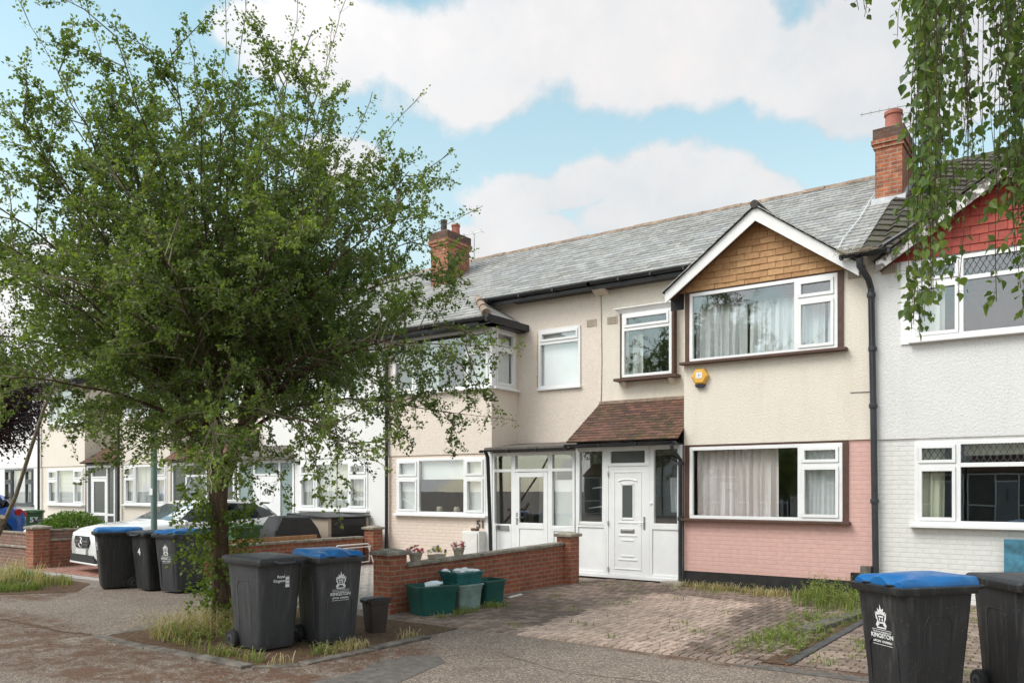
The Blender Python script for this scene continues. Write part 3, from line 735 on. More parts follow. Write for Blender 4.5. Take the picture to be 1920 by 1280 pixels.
# ------------------------------------------------------------------ the cream house with the pink ground floor
H1 = T('terraced_house', 'cream roughcast terraced house with pink painted brick ground floor and ochre tiled gable', 'house', (-5.6, 13.9, 0))
XL, XR, XB = -8.32, -2.85, -6.06
GW = (-5.95, -3.32, 1.21, 2.49); UW = (-5.94, -3.39, 4.02, 5.25); RW = (-7.76, -6.68, 3.98, 5.27)
b = MB(); wall(b, XB, XR, 2.53, 5.45, DF-.025, [(UW[0]-.09, UW[1]+.09, UW[2]-.02, UW[3]+.04)], .15)
b.poly([(XB, DF-.025, 2.53), (XR, DF-.025, 2.53), (XR, DF+.02, 2.53), (XB, DF+.02, 2.53)])
wall(b, XL, XB, 2.4, 6.0, RF, [RW], .15)
b.poly([(XB, DF-.025, 0), (XB, RF, 0), (XB, RF, 6.1), (XB, DF-.025, 5.45)])
b.build('upper_wall', M['cream'], H1)
b = MB(); wall(b, XB, XR, .26, 2.53, DF, [(GW[0]-.09, GW[1]+.09, GW[2]-.02, GW[3]+.06)], .15); b.build('lower_wall', M['pink_brick'], H1)
b = MB(); b.box(XB-.0, XR-.002, DF-.02, DF+.05, -.05, .255); b.build('plinth', M['plinth'], H1)
hull(H1, XL, XR, (XB, XR))
def trims(root, W, y, head=.03):
    b = MB(); b.box(W[0]-.09, W[0]-.002, y-.03, y+.06, W[2], W[3]+.03); b.box(W[1]+.002, W[1]+.09, y-.03, y+.06, W[2], W[3]+.03); b.box(W[0]-.002, W[1]+.002, y-.026, y+.06, W[3]+.002, W[3]+.03)
    return b.build('window_surround', M['brown_wood'], root)
trims(H1, GW, DF); trims(H1, UW, DF-.025)
mz = GW[2]+.93
gc = [(GW[0], -4.0, GW[2], GW[3], 0), (-4.0, GW[1], GW[2], mz, 1), (-4.0, GW[1], mz, GW[3], 1)]
window(H1, *GW, DF-.02, gc, sill=(.10, 'brown_wood', .13), behind=[('drape', 'drape', -5.90, -4.42, GW[2]+.02, GW[3], .20), ('net', 'drape_grey', -3.93, -3.36, GW[2]+.04, GW[3], .12)], label='wide ground floor window with half drawn curtain')
mz = UW[2]+.86
uc = [(UW[0], -4.05, UW[2], UW[3], 0), (-4.05, UW[1], UW[2], mz, 1), (-4.05, UW[1], mz, UW[3], 1)]
window(H1, *UW, DF-.045, uc, sill=(.12, 'brown_wood', .16), behind=[('drape', 'drape_grey', -5.88, -4.93, UW[2]+.04, UW[3], .16), ('drape', 'drape_grey', -4.90, -3.62, UW[2]+.04, UW[3], .18), ('drape', 'drape_grey', -3.58, -3.44, UW[2]+.04, UW[3], .16)], label='wide upstairs window filled by grey curtains')
mz = RW[3]-.33
rw = window(H1, RW[0]+.0, RW[1], RW[2], RW[3], RF-.14, [(RW[0], RW[1], RW[2], mz, 0), (RW[0], RW[1], mz, RW[3], 1)], behind=[('drape', 'net', -7.68, -7.45, RW[2], RW[3]-.4, .3)], label='narrow upstairs window in projecting brown box')
b = MB(); b.box(RW[1]+.002, RW[1]+.045, RF-.15, RF, RW[2]-.02, RW[3]+.05); b.box(RW[0]-.045, RW[0]-.002, RF-.15, RF, RW[2]-.02, RW[3]+.05); b.box(RW[0]-.15, RW[1]+.13, RF-.24, RF, RW[2]-.075, RW[2]-.022); b.build('window_box', M['brown_wood'], H1)
b = MB(); b.box(RW[0]-.16, RW[1]+.14, RF-.22, RF, RW[3]+.085, RW[3]+.105); b.prism([(RW[0]-.06, RF, RW[3]+.002), (RW[0]-.06, RF-.155, RW[3]+.002), (RW[0]-.06, RF-.20, RW[3]+.085), (RW[0]-.06, RF, RW[3]+.085)], (RW[1]-RW[0]+.12, 0, 0)); b.build('window_hood', M['barge'], H1)
for x in (RW[0]+.02, RW[1]-.04):
    b = MB(); b.prism([(x-.035, RF, RW[2]-.08), (x-.035, RF-.16, RW[2]-.08), (x-.035, RF-.13, RW[2]-.13), (x-.035, RF-.05, RW[2]-.19), (x-.035, RF, RW[2]-.2)], (.07, 0, 0)); b.build('corbel', M['cream'], H1)
# roof
def main_poly(x0, x1): return [(x0, 0), (x1, 0), (x1, RLEN), (x0, RLEN)]
PR = -3.02                                                  # party line on the roof
XA = -4.66
g = MB(); u = MB()
vx = lambda y: XA+(6.5-(EZ+SL*(y-EY)))/.733                 # valley of the gable on the main slope
for pl in (main_poly(XL, PR), [(vx(13.62), yb(13.62)), (PR, yb(13.62)), (PR, 0), (vx(14.5), 0)]):
    tiles(g, RO, RUX, RUY, pl, .26, .2, .016, .012, tonef=lambda x, y: min(1, max(0, random.gauss(.55, .28)))); plane_poly(u, RO, RUX, RUY, pl)
g.build('roof', M['slate'], H1); roof_rear(u, XL, XR); u.build('roof_underlay', M['under'], H1)
ridge(H1, XL, -3.3)
gable(H1, XA, 6.5, 1.63, 5.30, DF-.30, 15.5)
gutter(H1, XL-.05, -6.30, EY-.06, EZ-.03)
b = MB(); b.box(XL, XB, EY-.0, RF, EZ-.14, EZ-.10); b.build('eaves_soffit', M['black_gutter'], H1)
b = MB(); b.prism([(XL-.12, RF-.001, 5.74), (XL-.12, RF-.22, 5.84), (XL-.12, RF-.22, 5.95), (XL-.12, RF-.001, 5.95)], (.30, 0, 0)); b.build('eaves_corbel', M['peach'], H1)
airbrick(H1, -8.06, 5.20, RF); airbrick(H1, -3.12, 5.19, DF-.025)
# porch: white panels, front door, tiled canopy
PX0, PX1 = -8.34, -6.10
pr = MB(); y = DF-.02
def panel(b, x0, x1, z0, z1, y, fr=.05, deep=.02):
    b.box(x0, x1, y, y+.05, z0, z1)
    b.box(x0, x0+fr, y-deep, y, z0, z1); b.box(x1-fr, x1, y-deep, y, z0, z1); b.box(x0+fr, x1-fr, y-deep, y, z0, z0+fr); b.box(x0+fr, x1-fr, y-deep, y, z1-fr, z1)
D0, D1 = -7.66, -6.74
panel(pr, PX0, D0, .10, 1.04, y); panel(pr, D1, PX1, .10, 1.04, y)
for a, c in ((PX0, D0), (D1, PX1)):
    pr.box(a, a+.085, y-.02, y+.06, 1.04, 2.55); pr.box(c-.085, c, y-.02, y+.06, 1.04, 2.55); pr.box(a+.085, c-.085, y-.02, y+.06, 1.04, 1.10); pr.box(a+.085, c-.085, y-.02, y+.06, 2.47, 2.55)
pr.box(D0, D1, y-.02, y+.06, 2.46, 2.55); pr.box(D0, D1, y-.025, y+.06, 2.17, 2.23); pr.box(D0, D0+.10, y-.02, y+.06, 2.23, 2.46); pr.box(D1-.10, D1, y-.02, y+.06, 2.23, 2.46)
pr.box(D0, D0+.05, y-.02, y+.06, .1, 2.17); pr.box(D1-.05, D1, y-.02, y+.06, .1, 2.17)
pr.box(PX0, PX1, y-.04, y+.06, .035, .098)
porch = pr.build('porch', M['pvc'], H1, bevel=.004)
g = MB()
g.box(PX0+.08, D0-.08, y+.02, y+.03, 1.095, 2.475); g.build('pane', M['glass'], porch); g = MB(); g.box(D1+.08, PX1-.08, y+.02, y+.03, 1.095, 2.475)
g.build('pane', M['glass'], porch); g = MB(); g.box(D0+.095, D1-.095, y+.02, y+.03, 2.225, 2.465); g.build('fanlight', M['obscure'], porch)
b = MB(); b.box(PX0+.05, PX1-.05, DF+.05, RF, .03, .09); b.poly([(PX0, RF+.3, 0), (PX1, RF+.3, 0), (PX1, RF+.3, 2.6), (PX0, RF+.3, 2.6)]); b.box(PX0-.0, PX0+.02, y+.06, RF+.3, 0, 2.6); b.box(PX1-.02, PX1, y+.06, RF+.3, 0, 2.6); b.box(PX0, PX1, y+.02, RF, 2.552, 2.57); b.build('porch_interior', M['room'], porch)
dr = MB(); dy = y-.012
dr.box(D0+.052, D1-.052, dy, dy+.05, .102, 2.168); door = dr.build('front_door', M['pvc'], H1, bevel=.003)
q = MB(); cx = (D0+D1)/2
def hbar(xa, xb, z, w=.02): q.box(xa, xb, dy-.010, dy+.001, z-w/2, z+w/2)
q.box(cx-.29, cx-.275, dy-.008, dy+.001, .22, 2.06); q.box(cx+.275, cx+.29, dy-.008, dy+.001, .22, 2.06); hbar(cx-.29, cx+.29, 2.06); hbar(cx-.29, cx+.29, .22)
q.tube([(cx+.20*s_, dy-.004, 1.885+.035*(1-s_*s_)) for s_ in [i/8-1 for i in range(17)]], .013, 6)
for xa, xb, z in ((-.135, .135, 1.165), (-.2, .2, 1.10), (-.19, .19, .855), (-.12, .12, .765), (-.13, .13, .465), (-.2, .2, .395)): hbar(cx+xa, cx+xb, z, .024)
q.box(cx-.135, cx-.108, dy-.010, dy+.001, 1.19, 1.83); q.box(cx+.108, cx+.135, dy-.010, dy+.001, 1.19, 1.83); hbar(cx-.135, cx+.135, 1.82)
q.build('door_moulding', M['pvc'], door, bevel=.003)
q = MB(); q.box(cx-.107, cx+.107, dy-.004, dy+.001, 1.2, 1.805); q.build('door_glass', M['obscure'], door)
q = MB(); q.box(cx-.145, cx+.145, dy-.012, dy+.001, .905, .985); q.box(cx-.115, cx+.115, dy-.018, dy-.011, .925, .967); q.build('letterbox', M['steel'], door, bevel=.004)
q = MB(); q.box(cx+.335, cx+.365, dy-.012, dy+.001, .98, 1.22); q.tube([(cx+.35, dy-.005, 1.115), (cx+.35, dy-.05, 1.115), (cx+.24, dy-.055, 1.115)], .011, 8); q.build('door_handle', M['steel'], door, smooth=True)
for z in (2.02, 1.08, .2):
    q = MB(); q.tube([(D0+.05, dy-.018, z-.045), (D0+.05, dy-.018, z+.045)], .012, 8); q.build('hinge', M['steel'], door, smooth=True)
q = MB(); q.lathe([(.028, 0), (.028, -.012), (.016, -.02)], (D1+.03, y-.02, 1.47), 'y', 14); q.build('door_bell', M['barge'], porch, smooth=True)
# things dimly seen in the porch: folding airer and coats are left as a pale shape behind glass
b = MB(); drape(b, -6.5, -6.32, 1.30, 1.95, DF+.35, .02, .1, 3); b.build('hanging_coat', M['drape_grey'], porch, smooth=True)
b = MB(); b.tube([(-8.25, DF+.3, 1.35), (-7.7, DF+.3, 1.42)], .012, 6); b.build('clothes_rail', M['pvc'], porch); b = MB(); b.tube([(-8.15, DF+.3, 1.75), (-7.7, DF+.3, 1.8)], .012, 6); b.build('clothes_rail', M['pvc'], porch)
g = MB(); cO = (-8.42, 13.60, 2.64); cl = math.hypot(1.25, .88)
cpl = [(.02, 0), (2.36, 0), (2.36, cl), (.10, cl)]
tiles(g, cO, (1, 0, 0), (0, 1.25, .88), cpl, .165, .10, .012, .005, tonef=lambda x, y: random.random()*.75 if x < 2.1 else .55+.45*random.random()); canopy = g.build('canopy', M['canopy_tile'], H1)
u = MB(); plane_poly(u, cO, (1, 0, 0), (0, 1.25, .88), cpl); u.poly([(PX0, DF-.0, 2.56), (PX0, DF, 2.75), (PX0, RF, 3.48), (PX0, RF, 2.56)]); u.poly([(PX1, DF-.0, 2.56), (PX1, DF, 2.75), (PX1, RF, 3.48), (PX1, RF, 2.56)]); u.box(PX0, PX1, 13.66, DF, 2.55, 2.57); u.build('canopy_underside', M['under'], canopy)
b = MB(); b.box(-8.32, -6.07, RF-.10, RF+.01, 3.47, 3.54); b.build('canopy_top_tiles', M['ridge'], canopy, bevel=.01)
gutter(H1, -8.40, -6.10, 13.56, 2.60, 'canopy_gutter', r=.042, fascia=False)
pipe(H1, [(-6.16, 13.56, 2.55), (-6.16, 13.56, 2.47), (-6.13, 13.70, 2.36), (-6.11, 13.82, 2.27), (-6.11, 13.82, .02)], .036, 'grey_pipe', clips=[(-6.11, 13.82, 2.2), (-6.11, 13.82, 1.2)])
pipe(H1, [(-2.98, 13.50, 5.33), (-2.98, 13.52, 5.22), (-2.88, 13.66, 5.02), (-2.87, 13.80, 4.90), (-2.84, 13.80, 3.2), (-2.80, 13.80, .4)], .05, 'grey_pipe', clips=[(-2.87, 13.80, 4.8), (-2.85, 13.8, 3.95), (-2.84, 13.80, 3.05), (-2.82, 13.8, 1.55)])
gutter(H1, -3.25, -2.55, 13.50, 5.42, 'valley_gutter', fascia=False)
# nest-like tuft in the gutter, alarm box, roof wire
ab = MB(); hexa = [(-5.735+.165*math.cos(a), 3.745+.16*math.sin(a)) for a in [R(q) for q in (0, 60, 120, 180, 240, 300)]]
ab.loft([[(x, DF-.028, z) for x, z in hexa], [(x, DF-.085, z) for x, z in hexa], [(-5.735+(x+5.735)*.78, DF-.115, 3.745+(z-3.745)*.78) for x, z in hexa]])
al = ab.build('alarm_box', M['yellow'], H1, bevel=.006)
q = MB(); q.box(-5.80, -5.68, DF-.118, DF-.110, 3.71, 3.82); q.build('alarm_label', M['print'], al)
q = MB(); q.prism([(-5.83, DF-.095, 3.60), (-5.64, DF-.095, 3.60), (-5.665, DF-.095, 3.555), (-5.805, DF-.095, 3.555)], (0, .06, 0)); q.build('alarm_base', M['navy'], al)
q = MB(); q.box(-5.748, -5.728, DF-.120, DF-.117, 3.755, 3.775); q.build('alarm_mark', M['navy'], al)
b = MB(); b.tube([(-3.36, 13.6, 5.5), (-3.4, 14.3, 5.93), (-3.36, 15.2, 6.47), (-3.4, 16.4, 7.2), (-3.38, 17.9, 8.12)], .008, 6); b.build('roof_cable', M['pvc'], H1)
b = MB(); b.tube([(-2.72, 13.885, 5.1), (-2.71, 13.885, 3.4), (-2.70, 13.885, 2.56)], .006, 5); b.tube([(-3.2, 13.87, 3.29), (-2.87, 13.87, 3.28)], .006, 5); b.build('wall_cable', M['grey_pipe'], H1)
b = MB(); b.box(-2.985, -2.835, DF-.10, DF-.002, .10, .28) if False else b.box(-3.18, -3.05, DF-.09, DF+.0, .20, .40); b.build('wall_socket_box', M['black_gutter'], H1)
chimney(H1, -3.30, -2.84, 16.2, 17.35, 6.7, 8.37, [(-3.05, 16.55, .15, .36, POT)])
b = MB(); b.loft([[(-3.36, 16.12, 6.90), (-2.78, 16.12, 6.90), (-2.78, 16.2, 7.1), (-3.36, 16.2, 7.1)], [(-3.36, 17.3, 7.62), (-2.78, 17.3, 7.62), (-2.78, 17.4, 7.8), (-3.36, 17.4, 7.8)]]); b.build('chimney_flashing', M['flash'], H1)
def aerial(root, p, d, L, n, mast):
    p = Vector(p); d = Vector(d).normalized(); b = MB(); b.tube([p-d*L*.3, p+d*L*.7], .008, 6)
    for i in range(n):
        c = p+d*L*(-.28+.96*i/(n-1)); h = .16-.07*i/(n-1); s = d.cross(Vector((0, 0, 1))).normalized()
        b.tube([c-s*h, c+s*h], .004, 5); b.tube([c-Vector((0,0,h*.35)), c+Vector((0,0,h*.35))], .004, 5)
    b.tube([p, p-Vector((0, 0, mast))], .014, 6)
    return b.build('aerial', M['steel'], root)
aerial(H1, (-2.78, 16.9, 8.98), (-1, -.25, -.06), 1.3, 9, 1.4)

# ------------------------------------------------------------------ the peach house on its left
H2 = T('terraced_house', 'peach roughcast terraced house with slate bay roof and white corner bay window', 'house', (-11, 13.9, 0))
XL2, XR2, XB2 = -13.55, -8.32, -10.43
G2 = (-13.2, -10.60, 1.17, 2.43); U2 = (-13.3, -10.45, 3.92, 5.18); R2 = (-9.87, -8.81, 3.92, 5.19)
b = MB(); wall(b, XL2, XB2, 2.5, 5.36, DF-.02, [(U2[0], XB2, U2[2], U2[3])], .1)
xf2 = lambda x, y, z: (XB2-y, x, z)
bs = MB(xf2); wall(bs, DF-.02, RF, 2.5, 5.36, 0, [(DF-.02, RF-.13, U2[2], U2[3])], .06)
b.v, b.f, b.t, b.mi = b.v+bs.v, b.f+[[i+len(b.v) for i in f] for f in bs.f], b.t+bs.t, b.mi+bs.mi
wall(b, XB2, XR2, 2.4, 6.0, RF, [R2], .12)
b.poly([(-11.45, RF, 5.3), (XB2, RF, 5.3), (XB2, RF, 6.0), (-11.45, RF, 6.0)])
b.build('upper_wall', M['peach'], H2)
b = MB(); wall(b, XL2, XB2-.17, 0, 2.5, DF, [G2], .12); b.build('lower_wall', M['peach_brick'], H2)
b = MB(); b.box(XB2-.17, XB2+.0, DF-.015, DF+.1, 0, 2.5); b.build('corner_board', M['pvc'], H2)
hull(H2, XL2, XR2, (XL2, XB2))
ms = .82
c2 = [(G2[0], -12.53, G2[2], G2[2]+ms, 1), (G2[0], -12.53, G2[2]+ms, G2[3], 1), (-12.53, -11.17, G2[2], G2[3], 0), (-11.17, G2[1], G2[2], G2[2]+ms, 1), (-11.17, G2[1], G2[2]+ms, G2[3], 1)]
w = window(H2, *G2, DF-.01, c2, sill=(.09, 'pvc', .05), behind=[('blind', 'blind', -13.15, -12.56, G2[2]+.05, G2[3], .1), ('blind', 'blind', -12.5, -11.2, G2[2]+.78, G2[3], .1), ('blind', 'blind', -11.14, -10.65, G2[2]+.05, G2[3], .1)], label='ground floor window with white roller blinds')
b = MB()
for i, x in enumerate((-12.05, -11.55, -11.25)):
    b.m = 0; b.lathe([(.05, 0), (.075, .06), (.07, .13), (.05, .15)], (x, DF+.18, G2[2]+.02), n=12)
b.build('ornaments', M['basket'], w, smooth=True)
ms = .80
c2 = [(U2[0], -12.6, U2[2], U2[2]+ms, 1), (U2[0], -12.6, U2[2]+ms, U2[3], 1), (-12.6, -11.12, U2[2], U2[3], 0), (-11.12, U2[1], U2[2], U2[2]+ms, 1), (-11.12, U2[1], U2[2]+ms, U2[3], 1)]
window(H2, *U2, DF-.03, c2, sill=(.10, 'pvc', .03), behind=[('net', 'net', -11.07, -10.5, U2[2], U2[3]-.1, .12), ('net', 'drape_grey', -12.5, -12.0, U2[2], U2[3]-.1, .14)], label='front window of the upstairs corner bay')
b = MB(); b.box(U2[1], XB2+.035, DF-.055, DF+.05, U2[2]-.002, U2[3]); b.build('corner_post', M['pvc'], H2, bevel=.004)
window(H2, DF+.05, RF-.12, U2[2], U2[3], -.015, [(DF+.05, RF-.12, U2[2], U2[2]+.85, 1), (DF+.05, RF-.12, U2[2]+.85, U2[3], 1)], xf=xf2, sill=(.09, 'pvc', .06), behind=[('blind', 'blind', DF+.08, RF-.25, U2[2], U2[3]-.2, .08)], label='side window of the upstairs corner bay')
window(H2, *R2, RF-.015, [(R2[0], R2[1], R2[2], R2[3]-.30, 0), (R2[0], R2[1], R2[3]-.30, R2[3], 1)], sill=(.05, 'pvc', .02), behind=[('blind', 'blind', R2[0]+.03, R2[1]-.03, R2[2], R2[3]-.08, .1)], label='narrow upstairs window with lowered white blind')
b = MB()
for i in range(26):
    z = R2[2]+i*.048; b.box(R2[0]-.02-random.uniform(.01, .035), R2[0]-.003, RF-.012, RF+.004, z, z+.046)
b.build('foam_filler', m_plain('yellow_foam', (.55, .37, .12, 1), .9, .25, 20), H2)
g = MB(); u = MB()
ext2 = [(XL2, yb(13.42)), (-10.22, yb(13.42)), (-11.28, 0), (XL2, 0)]
for pl in (main_poly(XL2, XR2), ext2):
    tiles(g, RO, RUX, RUY, pl, .26, .2, .016, .012, tonef=lambda x, y: min(1, max(0, random.gauss(.5, .28)))); plane_poly(u, RO, RUX, RUY, pl)
ez = EZ+SL*(13.42-EY)
hO = (-10.22, 13.42, ez); hv = (-1.06, 0, EZ-ez); hl = math.hypot(1.06, EZ-ez)
tiles(g, hO, (0, 1, 0), hv, [(0, 0), (RF-13.42, 0), (RF-13.42, hl), (1.08, hl)], .26, .2, .012, .01); plane_poly(u, hO, (0, 1, 0), hv, [(0, 0), (RF-13.42, 0), (RF-13.42, hl), (1.08, hl)])
g.build('roof', M['slate'], H2); roof_rear(u, XL2, XR2); u.build('roof_underlay', M['under'], H2); ridge(H2, XL2, XR2)
b = MB()
for i in range(3):
    f0, f1 = i/3, (i+1)/3
    p = [Vector((-10.22-1.06*f, 13.42+1.08*f, ez+(EZ-ez)*f+.03)) for f in (f0, f1)]; b.tube([p[0]+Vector((0, 0, .02)), p[1]], [.1, .085], 10)
b.build('hip_tiles', M['ridge'], H2, smooth=True)
gutter(H2, XL2, -10.14, 13.36, ez-.03, 'bay_gutter'); gutter(H2, -10.95, XR2-.05, EY-.06, EZ-.03)
b = MB(lambda x, y, z: (-10.14-(y-13.36)*0+ (0), x, z))
b = MB(); b.box(-10.22, -10.13, 13.36, RF, ez-.12, ez+.02); b.box(XB2, -10.22, 13.42, RF, ez-.14, ez-.10); b.box(XL2, -10.22, 13.42, DF, ez-.14, ez-.10); b.build('bay_fascia', M['black_gutter'], H2)
b = MB(); b.box(XB2, XR2, EY, RF, EZ-.14, EZ-.10); b.build('eaves_soffit', M['black_gutter'], H2)
airbrick(H2, -8.54, 5.20, RF)
pipe(H2, [(-13.44, 13.36, ez-.08), (-13.44, 13.5, ez-.3), (-13.46, 13.82, ez-.5), (-13.46, 13.82, .03)], .04)
pipe(H2, [(-10.40, 13.62, 2.52), (-10.40, 13.7, 2.4), (-10.33, 13.72, .35)], .04, name='leaning_downpipe')
b = MB(); b.tube([(XR2+.0, RF-.01, 5.75), (XR2+.02, RF-.01, 4.4), (XR2, RF-.01, 3.4)], .007, 5); b.build('wall_cable', M['coping'], H2)
chimney(H2, -14.17, -13.60, 16.2, 17.1, 6.7, 8.42, [(-13.98, 16.5, .085, .36, POT_D), (-13.78, 16.75, .11, .26, POT)])
aerial(H2, (-13.35, 17.0, 8.5), (-1, -.3, -.12), .8, 4, .9)
# porch of the peach house
y = DF
pr = MB(); Q = [(-10.41, -9.87), (-9.87, -8.96), (-8.96, -8.38)]
for a, c in Q:
    pr.box(a, a+.05, y-.02, y+.05, .06, 2.5); pr.box(c-.05, c, y-.02, y+.05, .06, 2.5)
    pr.box(a+.05, c-.05, y-.02, y+.05, 2.43, 2.5); pr.box(a+.05, c-.05, y-.02, y+.05, 2.09, 2.15)
pr.box(-10.41, -8.38, y-.03, y+.05, .02, .06)
for a, c in (Q[0], Q[2]):
    panel(pr, a+.05, c-.05, .06, .93, y, .04); pr.box(a+.05, c-.05, y-.02, y+.05, .93, 1.0)
p2 = pr.build('porch', M['pvc'], H2, bevel=.004)
g = MB()
for a, c in Q: g.box(a+.045, c-.045, y+.02, y+.03, 2.145, 2.435)
for a, c in (Q[0], Q[2]): g.box(a+.045, c-.045, y+.02, y+.03, .995, 2.095)
g.build('pane', M['glass'], p2)
b = MB(); b.box(-8.9, -8.43, y+.08, y+.09, 1.0, 1.92); b.build('blind', M['blind'], p2)
b = MB(); b.poly([(-10.43, RF+.2, 0), (-8.33, RF+.2, 0), (-8.33, RF+.2, 2.6), (-10.43, RF+.2, 2.6)]); b.box(-10.43, -8.36, y+.1, RF, .02, .06); drape(b, -10.2, -9.95, .9, 2.1, RF-.1, .02, .1, 4); b.build('porch_interior', M['room'], p2)
b = MB(); drape(b, -9.75, -9.3, .9, 2.15, RF-.15, .03, .12, 5); b.build('curtain', M['drape_grey'], p2, smooth=True)
dr = MB(); a, c = -9.815, -9.015; yy = y-.025
dr.box(a, a+.10, yy, yy+.05, .07, 2.08); dr.box(c-.10, c, yy, yy+.05, .07, 2.08); dr.box(a+.1, c-.1, yy, yy+.05, 1.98, 2.08); dr.box(a+.1, c-.1, yy, yy+.05, .92, 1.04); dr.box(a+.1, c-.1, yy+.015, yy+.045, .17, .92); dr.box(a+.1, c-.1, yy, yy+.05, .07, .17)
d2 = dr.build('front_door', M['pvc'], H2, bevel=.003)
g = MB(); g.box(a+.095, c-.095, yy+.02, yy+.03, 1.035, 1.985); g.build('pane', M['glass'], d2)
q = MB(); q.box(a+.03, a+.06, yy-.012, yy, 1.0, 1.25); q.tube([(a+.045, yy-.005, 1.14), (a+.045, yy-.05, 1.14), (a+.15, yy-.052, 1.14)], .011, 8); q.build('door_handle', M['steel'], d2, smooth=True)
q = MB(); q.box(-10.32, -9.98, y-.034, y-.018, .88, .97); q.build('letterbox', M['steel'], p2)
b = MB(); b.prism([(-10.50, 13.70, 2.60), (-10.50, RF, 2.74), (-10.50, RF, 2.66), (-10.50, 13.70, 2.52)], (2.10, 0, 0)); b.build('porch_roof', M['felt'], H2)
gutter(H2, -10.52, -8.40, 13.62, 2.55, 'porch_gutter', r=.042, fascia=False)

# ------------------------------------------------------------------ the white house on the right
H3 = T('terraced_house', 'white roughcast terraced house with red tiled gable and diamond leaded windows', 'house', (-.8, 13.9, 0))
XL3, XR3 = -2.85, 2.6; XB3 = .75
G3 = (-2.26, .1, 1.20, 2.47); U3 = (-2.30, .1, 4.03, 5.24)
b = MB(); wall(b, XL3, XB3, 2.52, 5.5, DF-.025, [U3], .12); wall(b, XB3, XR3, 0, 6.0, RF, [], .1)
b.poly([(XB3, DF-.025, 0), (XB3, RF, 0), (XB3, RF, 6.1), (XB3, DF-.025, 5.5)]); b.poly([(XL3, DF-.025, 2.52), (XB3, DF-.025, 2.52), (XB3, DF+.02, 2.52), (XL3, DF+.02, 2.52)])
b.poly([(XR3, RF, 0), (XR3, 21.5, 0), (XR3, 21.5, 6), (XR3, RIDGE[0], RIDGE[1]), (XR3, RF, 6)])
b.build('upper_wall', M['white_render'], H3)
b = MB(); wall(b, XL3, XB3, 0, 2.52, DF, [G3], .12); b.build('lower_wall', M['white_brick'], H3)
hull(H3, XL3, XR3, (XL3, XB3))
def cells3(W, m, t, xs): return [(a, c, W[2], W[2]+t, op) for a, c, op in xs]+[(a, c, W[2]+t, W[3], op) for a, c, op in xs]
cc = cells3(G3, 0, .90, [(G3[0], -1.66, 1), (-1.66, -.55, 0), (-.55, G3[1], 1)])
window(H3, *G3, DF-.02, cc, sill=(.11, 'pvc', .06), lattice=cc[3:], behind=[('drape', 'cream_drape', -2.20, -1.86, G3[2], G3[3], .14), ('blind', 'cream_drape', -1.6, -.6, G3[3]-.22, G3[3], .2)], label='leaded ground floor window with cream curtain')
cc = cells3(U3, 0, .86, [(U3[0]+.0, -1.62, 1), (-1.62, -.50, 0), (-.50, U3[1], 1)])
window(H3, *U3, DF-.045, cc, sill=(.09, 'pvc', .03), lattice=cc[3:], behind=[('drape', 'net', -2.2, -1.85, U3[2], U3[3], .14)], label='leaded upstairs window under the red gable')
b = MB(); b.box(U3[0]-.15, U3[0]-.004, DF-.05, DF+.05, U3[2]-.05, U3[3]+.03); b.build('window_surround', M['pvc'], H3)
g = MB(); u = MB(); XA3 = -1.02; ZA3 = 6.42
def wave_tiles(g, O, ux, uy, poly, tw=.30, th=.30):
    O = Vector(O); ux = Vector(ux).normalized(); uy = Vector(uy).normalized(); n = ux.cross(uy).normalized()
    if n.z < 0: n = -n
    x0 = min(p[0] for p in poly); x1 = max(p[0] for p in poly); y0 = min(p[1] for p in poly); y1 = max(p[1] for p in poly)
    for j in range(math.floor(y0/th)-1, math.ceil(y1/th)+1):
        for i in range(math.floor(x0/tw)-1, math.ceil(x1/tw)+1):
            t = random.random(); lift = random.uniform(0, .008)
            for s_ in range(6):
                xa, xb = i*tw+tw*s_/6, i*tw+tw*(s_+1)/6
                c = clip(poly, xa, xb, j*th, j*th+th*1.2)
                if len(c) < 3: continue
                wv = lambda a: .022*math.sin(2*PI*(a/tw))+.010*math.sin(4*PI*(a/tw))
                up = [O+ux*p[0]+uy*p[1]+n*(wv(p[0])+.045-.035*(p[1]-j*th)/(th*1.2)+lift) for p in c]
                g.poly([tuple(p) for p in up], t)
                lo = min(p[1] for p in c); e = [k for k in range(len(c)) if abs(c[k][1]-lo) < 1e-6 and abs(c[(k+1) % len(c)][1]-lo) < 1e-6]
                for k in e:
                    p, q = up[k], up[(k+1) % len(c)]; g.poly([tuple(p), tuple(q), tuple(q-n*.03), tuple(p-n*.03)], t*.4)
vx3 = lambda y: XA3-(ZA3-(EZ+SL*(y-EY)))/.66
for pl in (main_poly(PR+.02, XR3), [(PR+.02, yb(13.60)), (vx3(13.60), yb(13.60)), (vx3(14.5), 0), (PR+.02, 0)]):
    wave_tiles(g, RO, RUX, RUY, pl); plane_poly(u, RO, RUX, RUY, pl)
g.build('roof', M['concrete_tile'], H3); roof_rear(u, XL3, XR3); u.build('roof_underlay', M['under'], H3); ridge(H3, -2.8, XR3, 'concrete_tile')
gable(H3, XA3, ZA3, 1.72, ZA3-.66*1.72, DF-.30, 15.4, barge='flaking', tile='red_tile', roof='concrete_tile', zt=5.27, tw=.24, th=.137, bw=.17)
airbrick(H3, -2.62, 5.19, DF-.025)
b = MB(); b.tube([(-2.62, 13.42, 5.45), (-2.3, 13.44, 5.62), (-2.02, 13.46, 5.80)], .035, 8); b.build('loose_pipe', M['black_gutter'], H3, smooth=True)
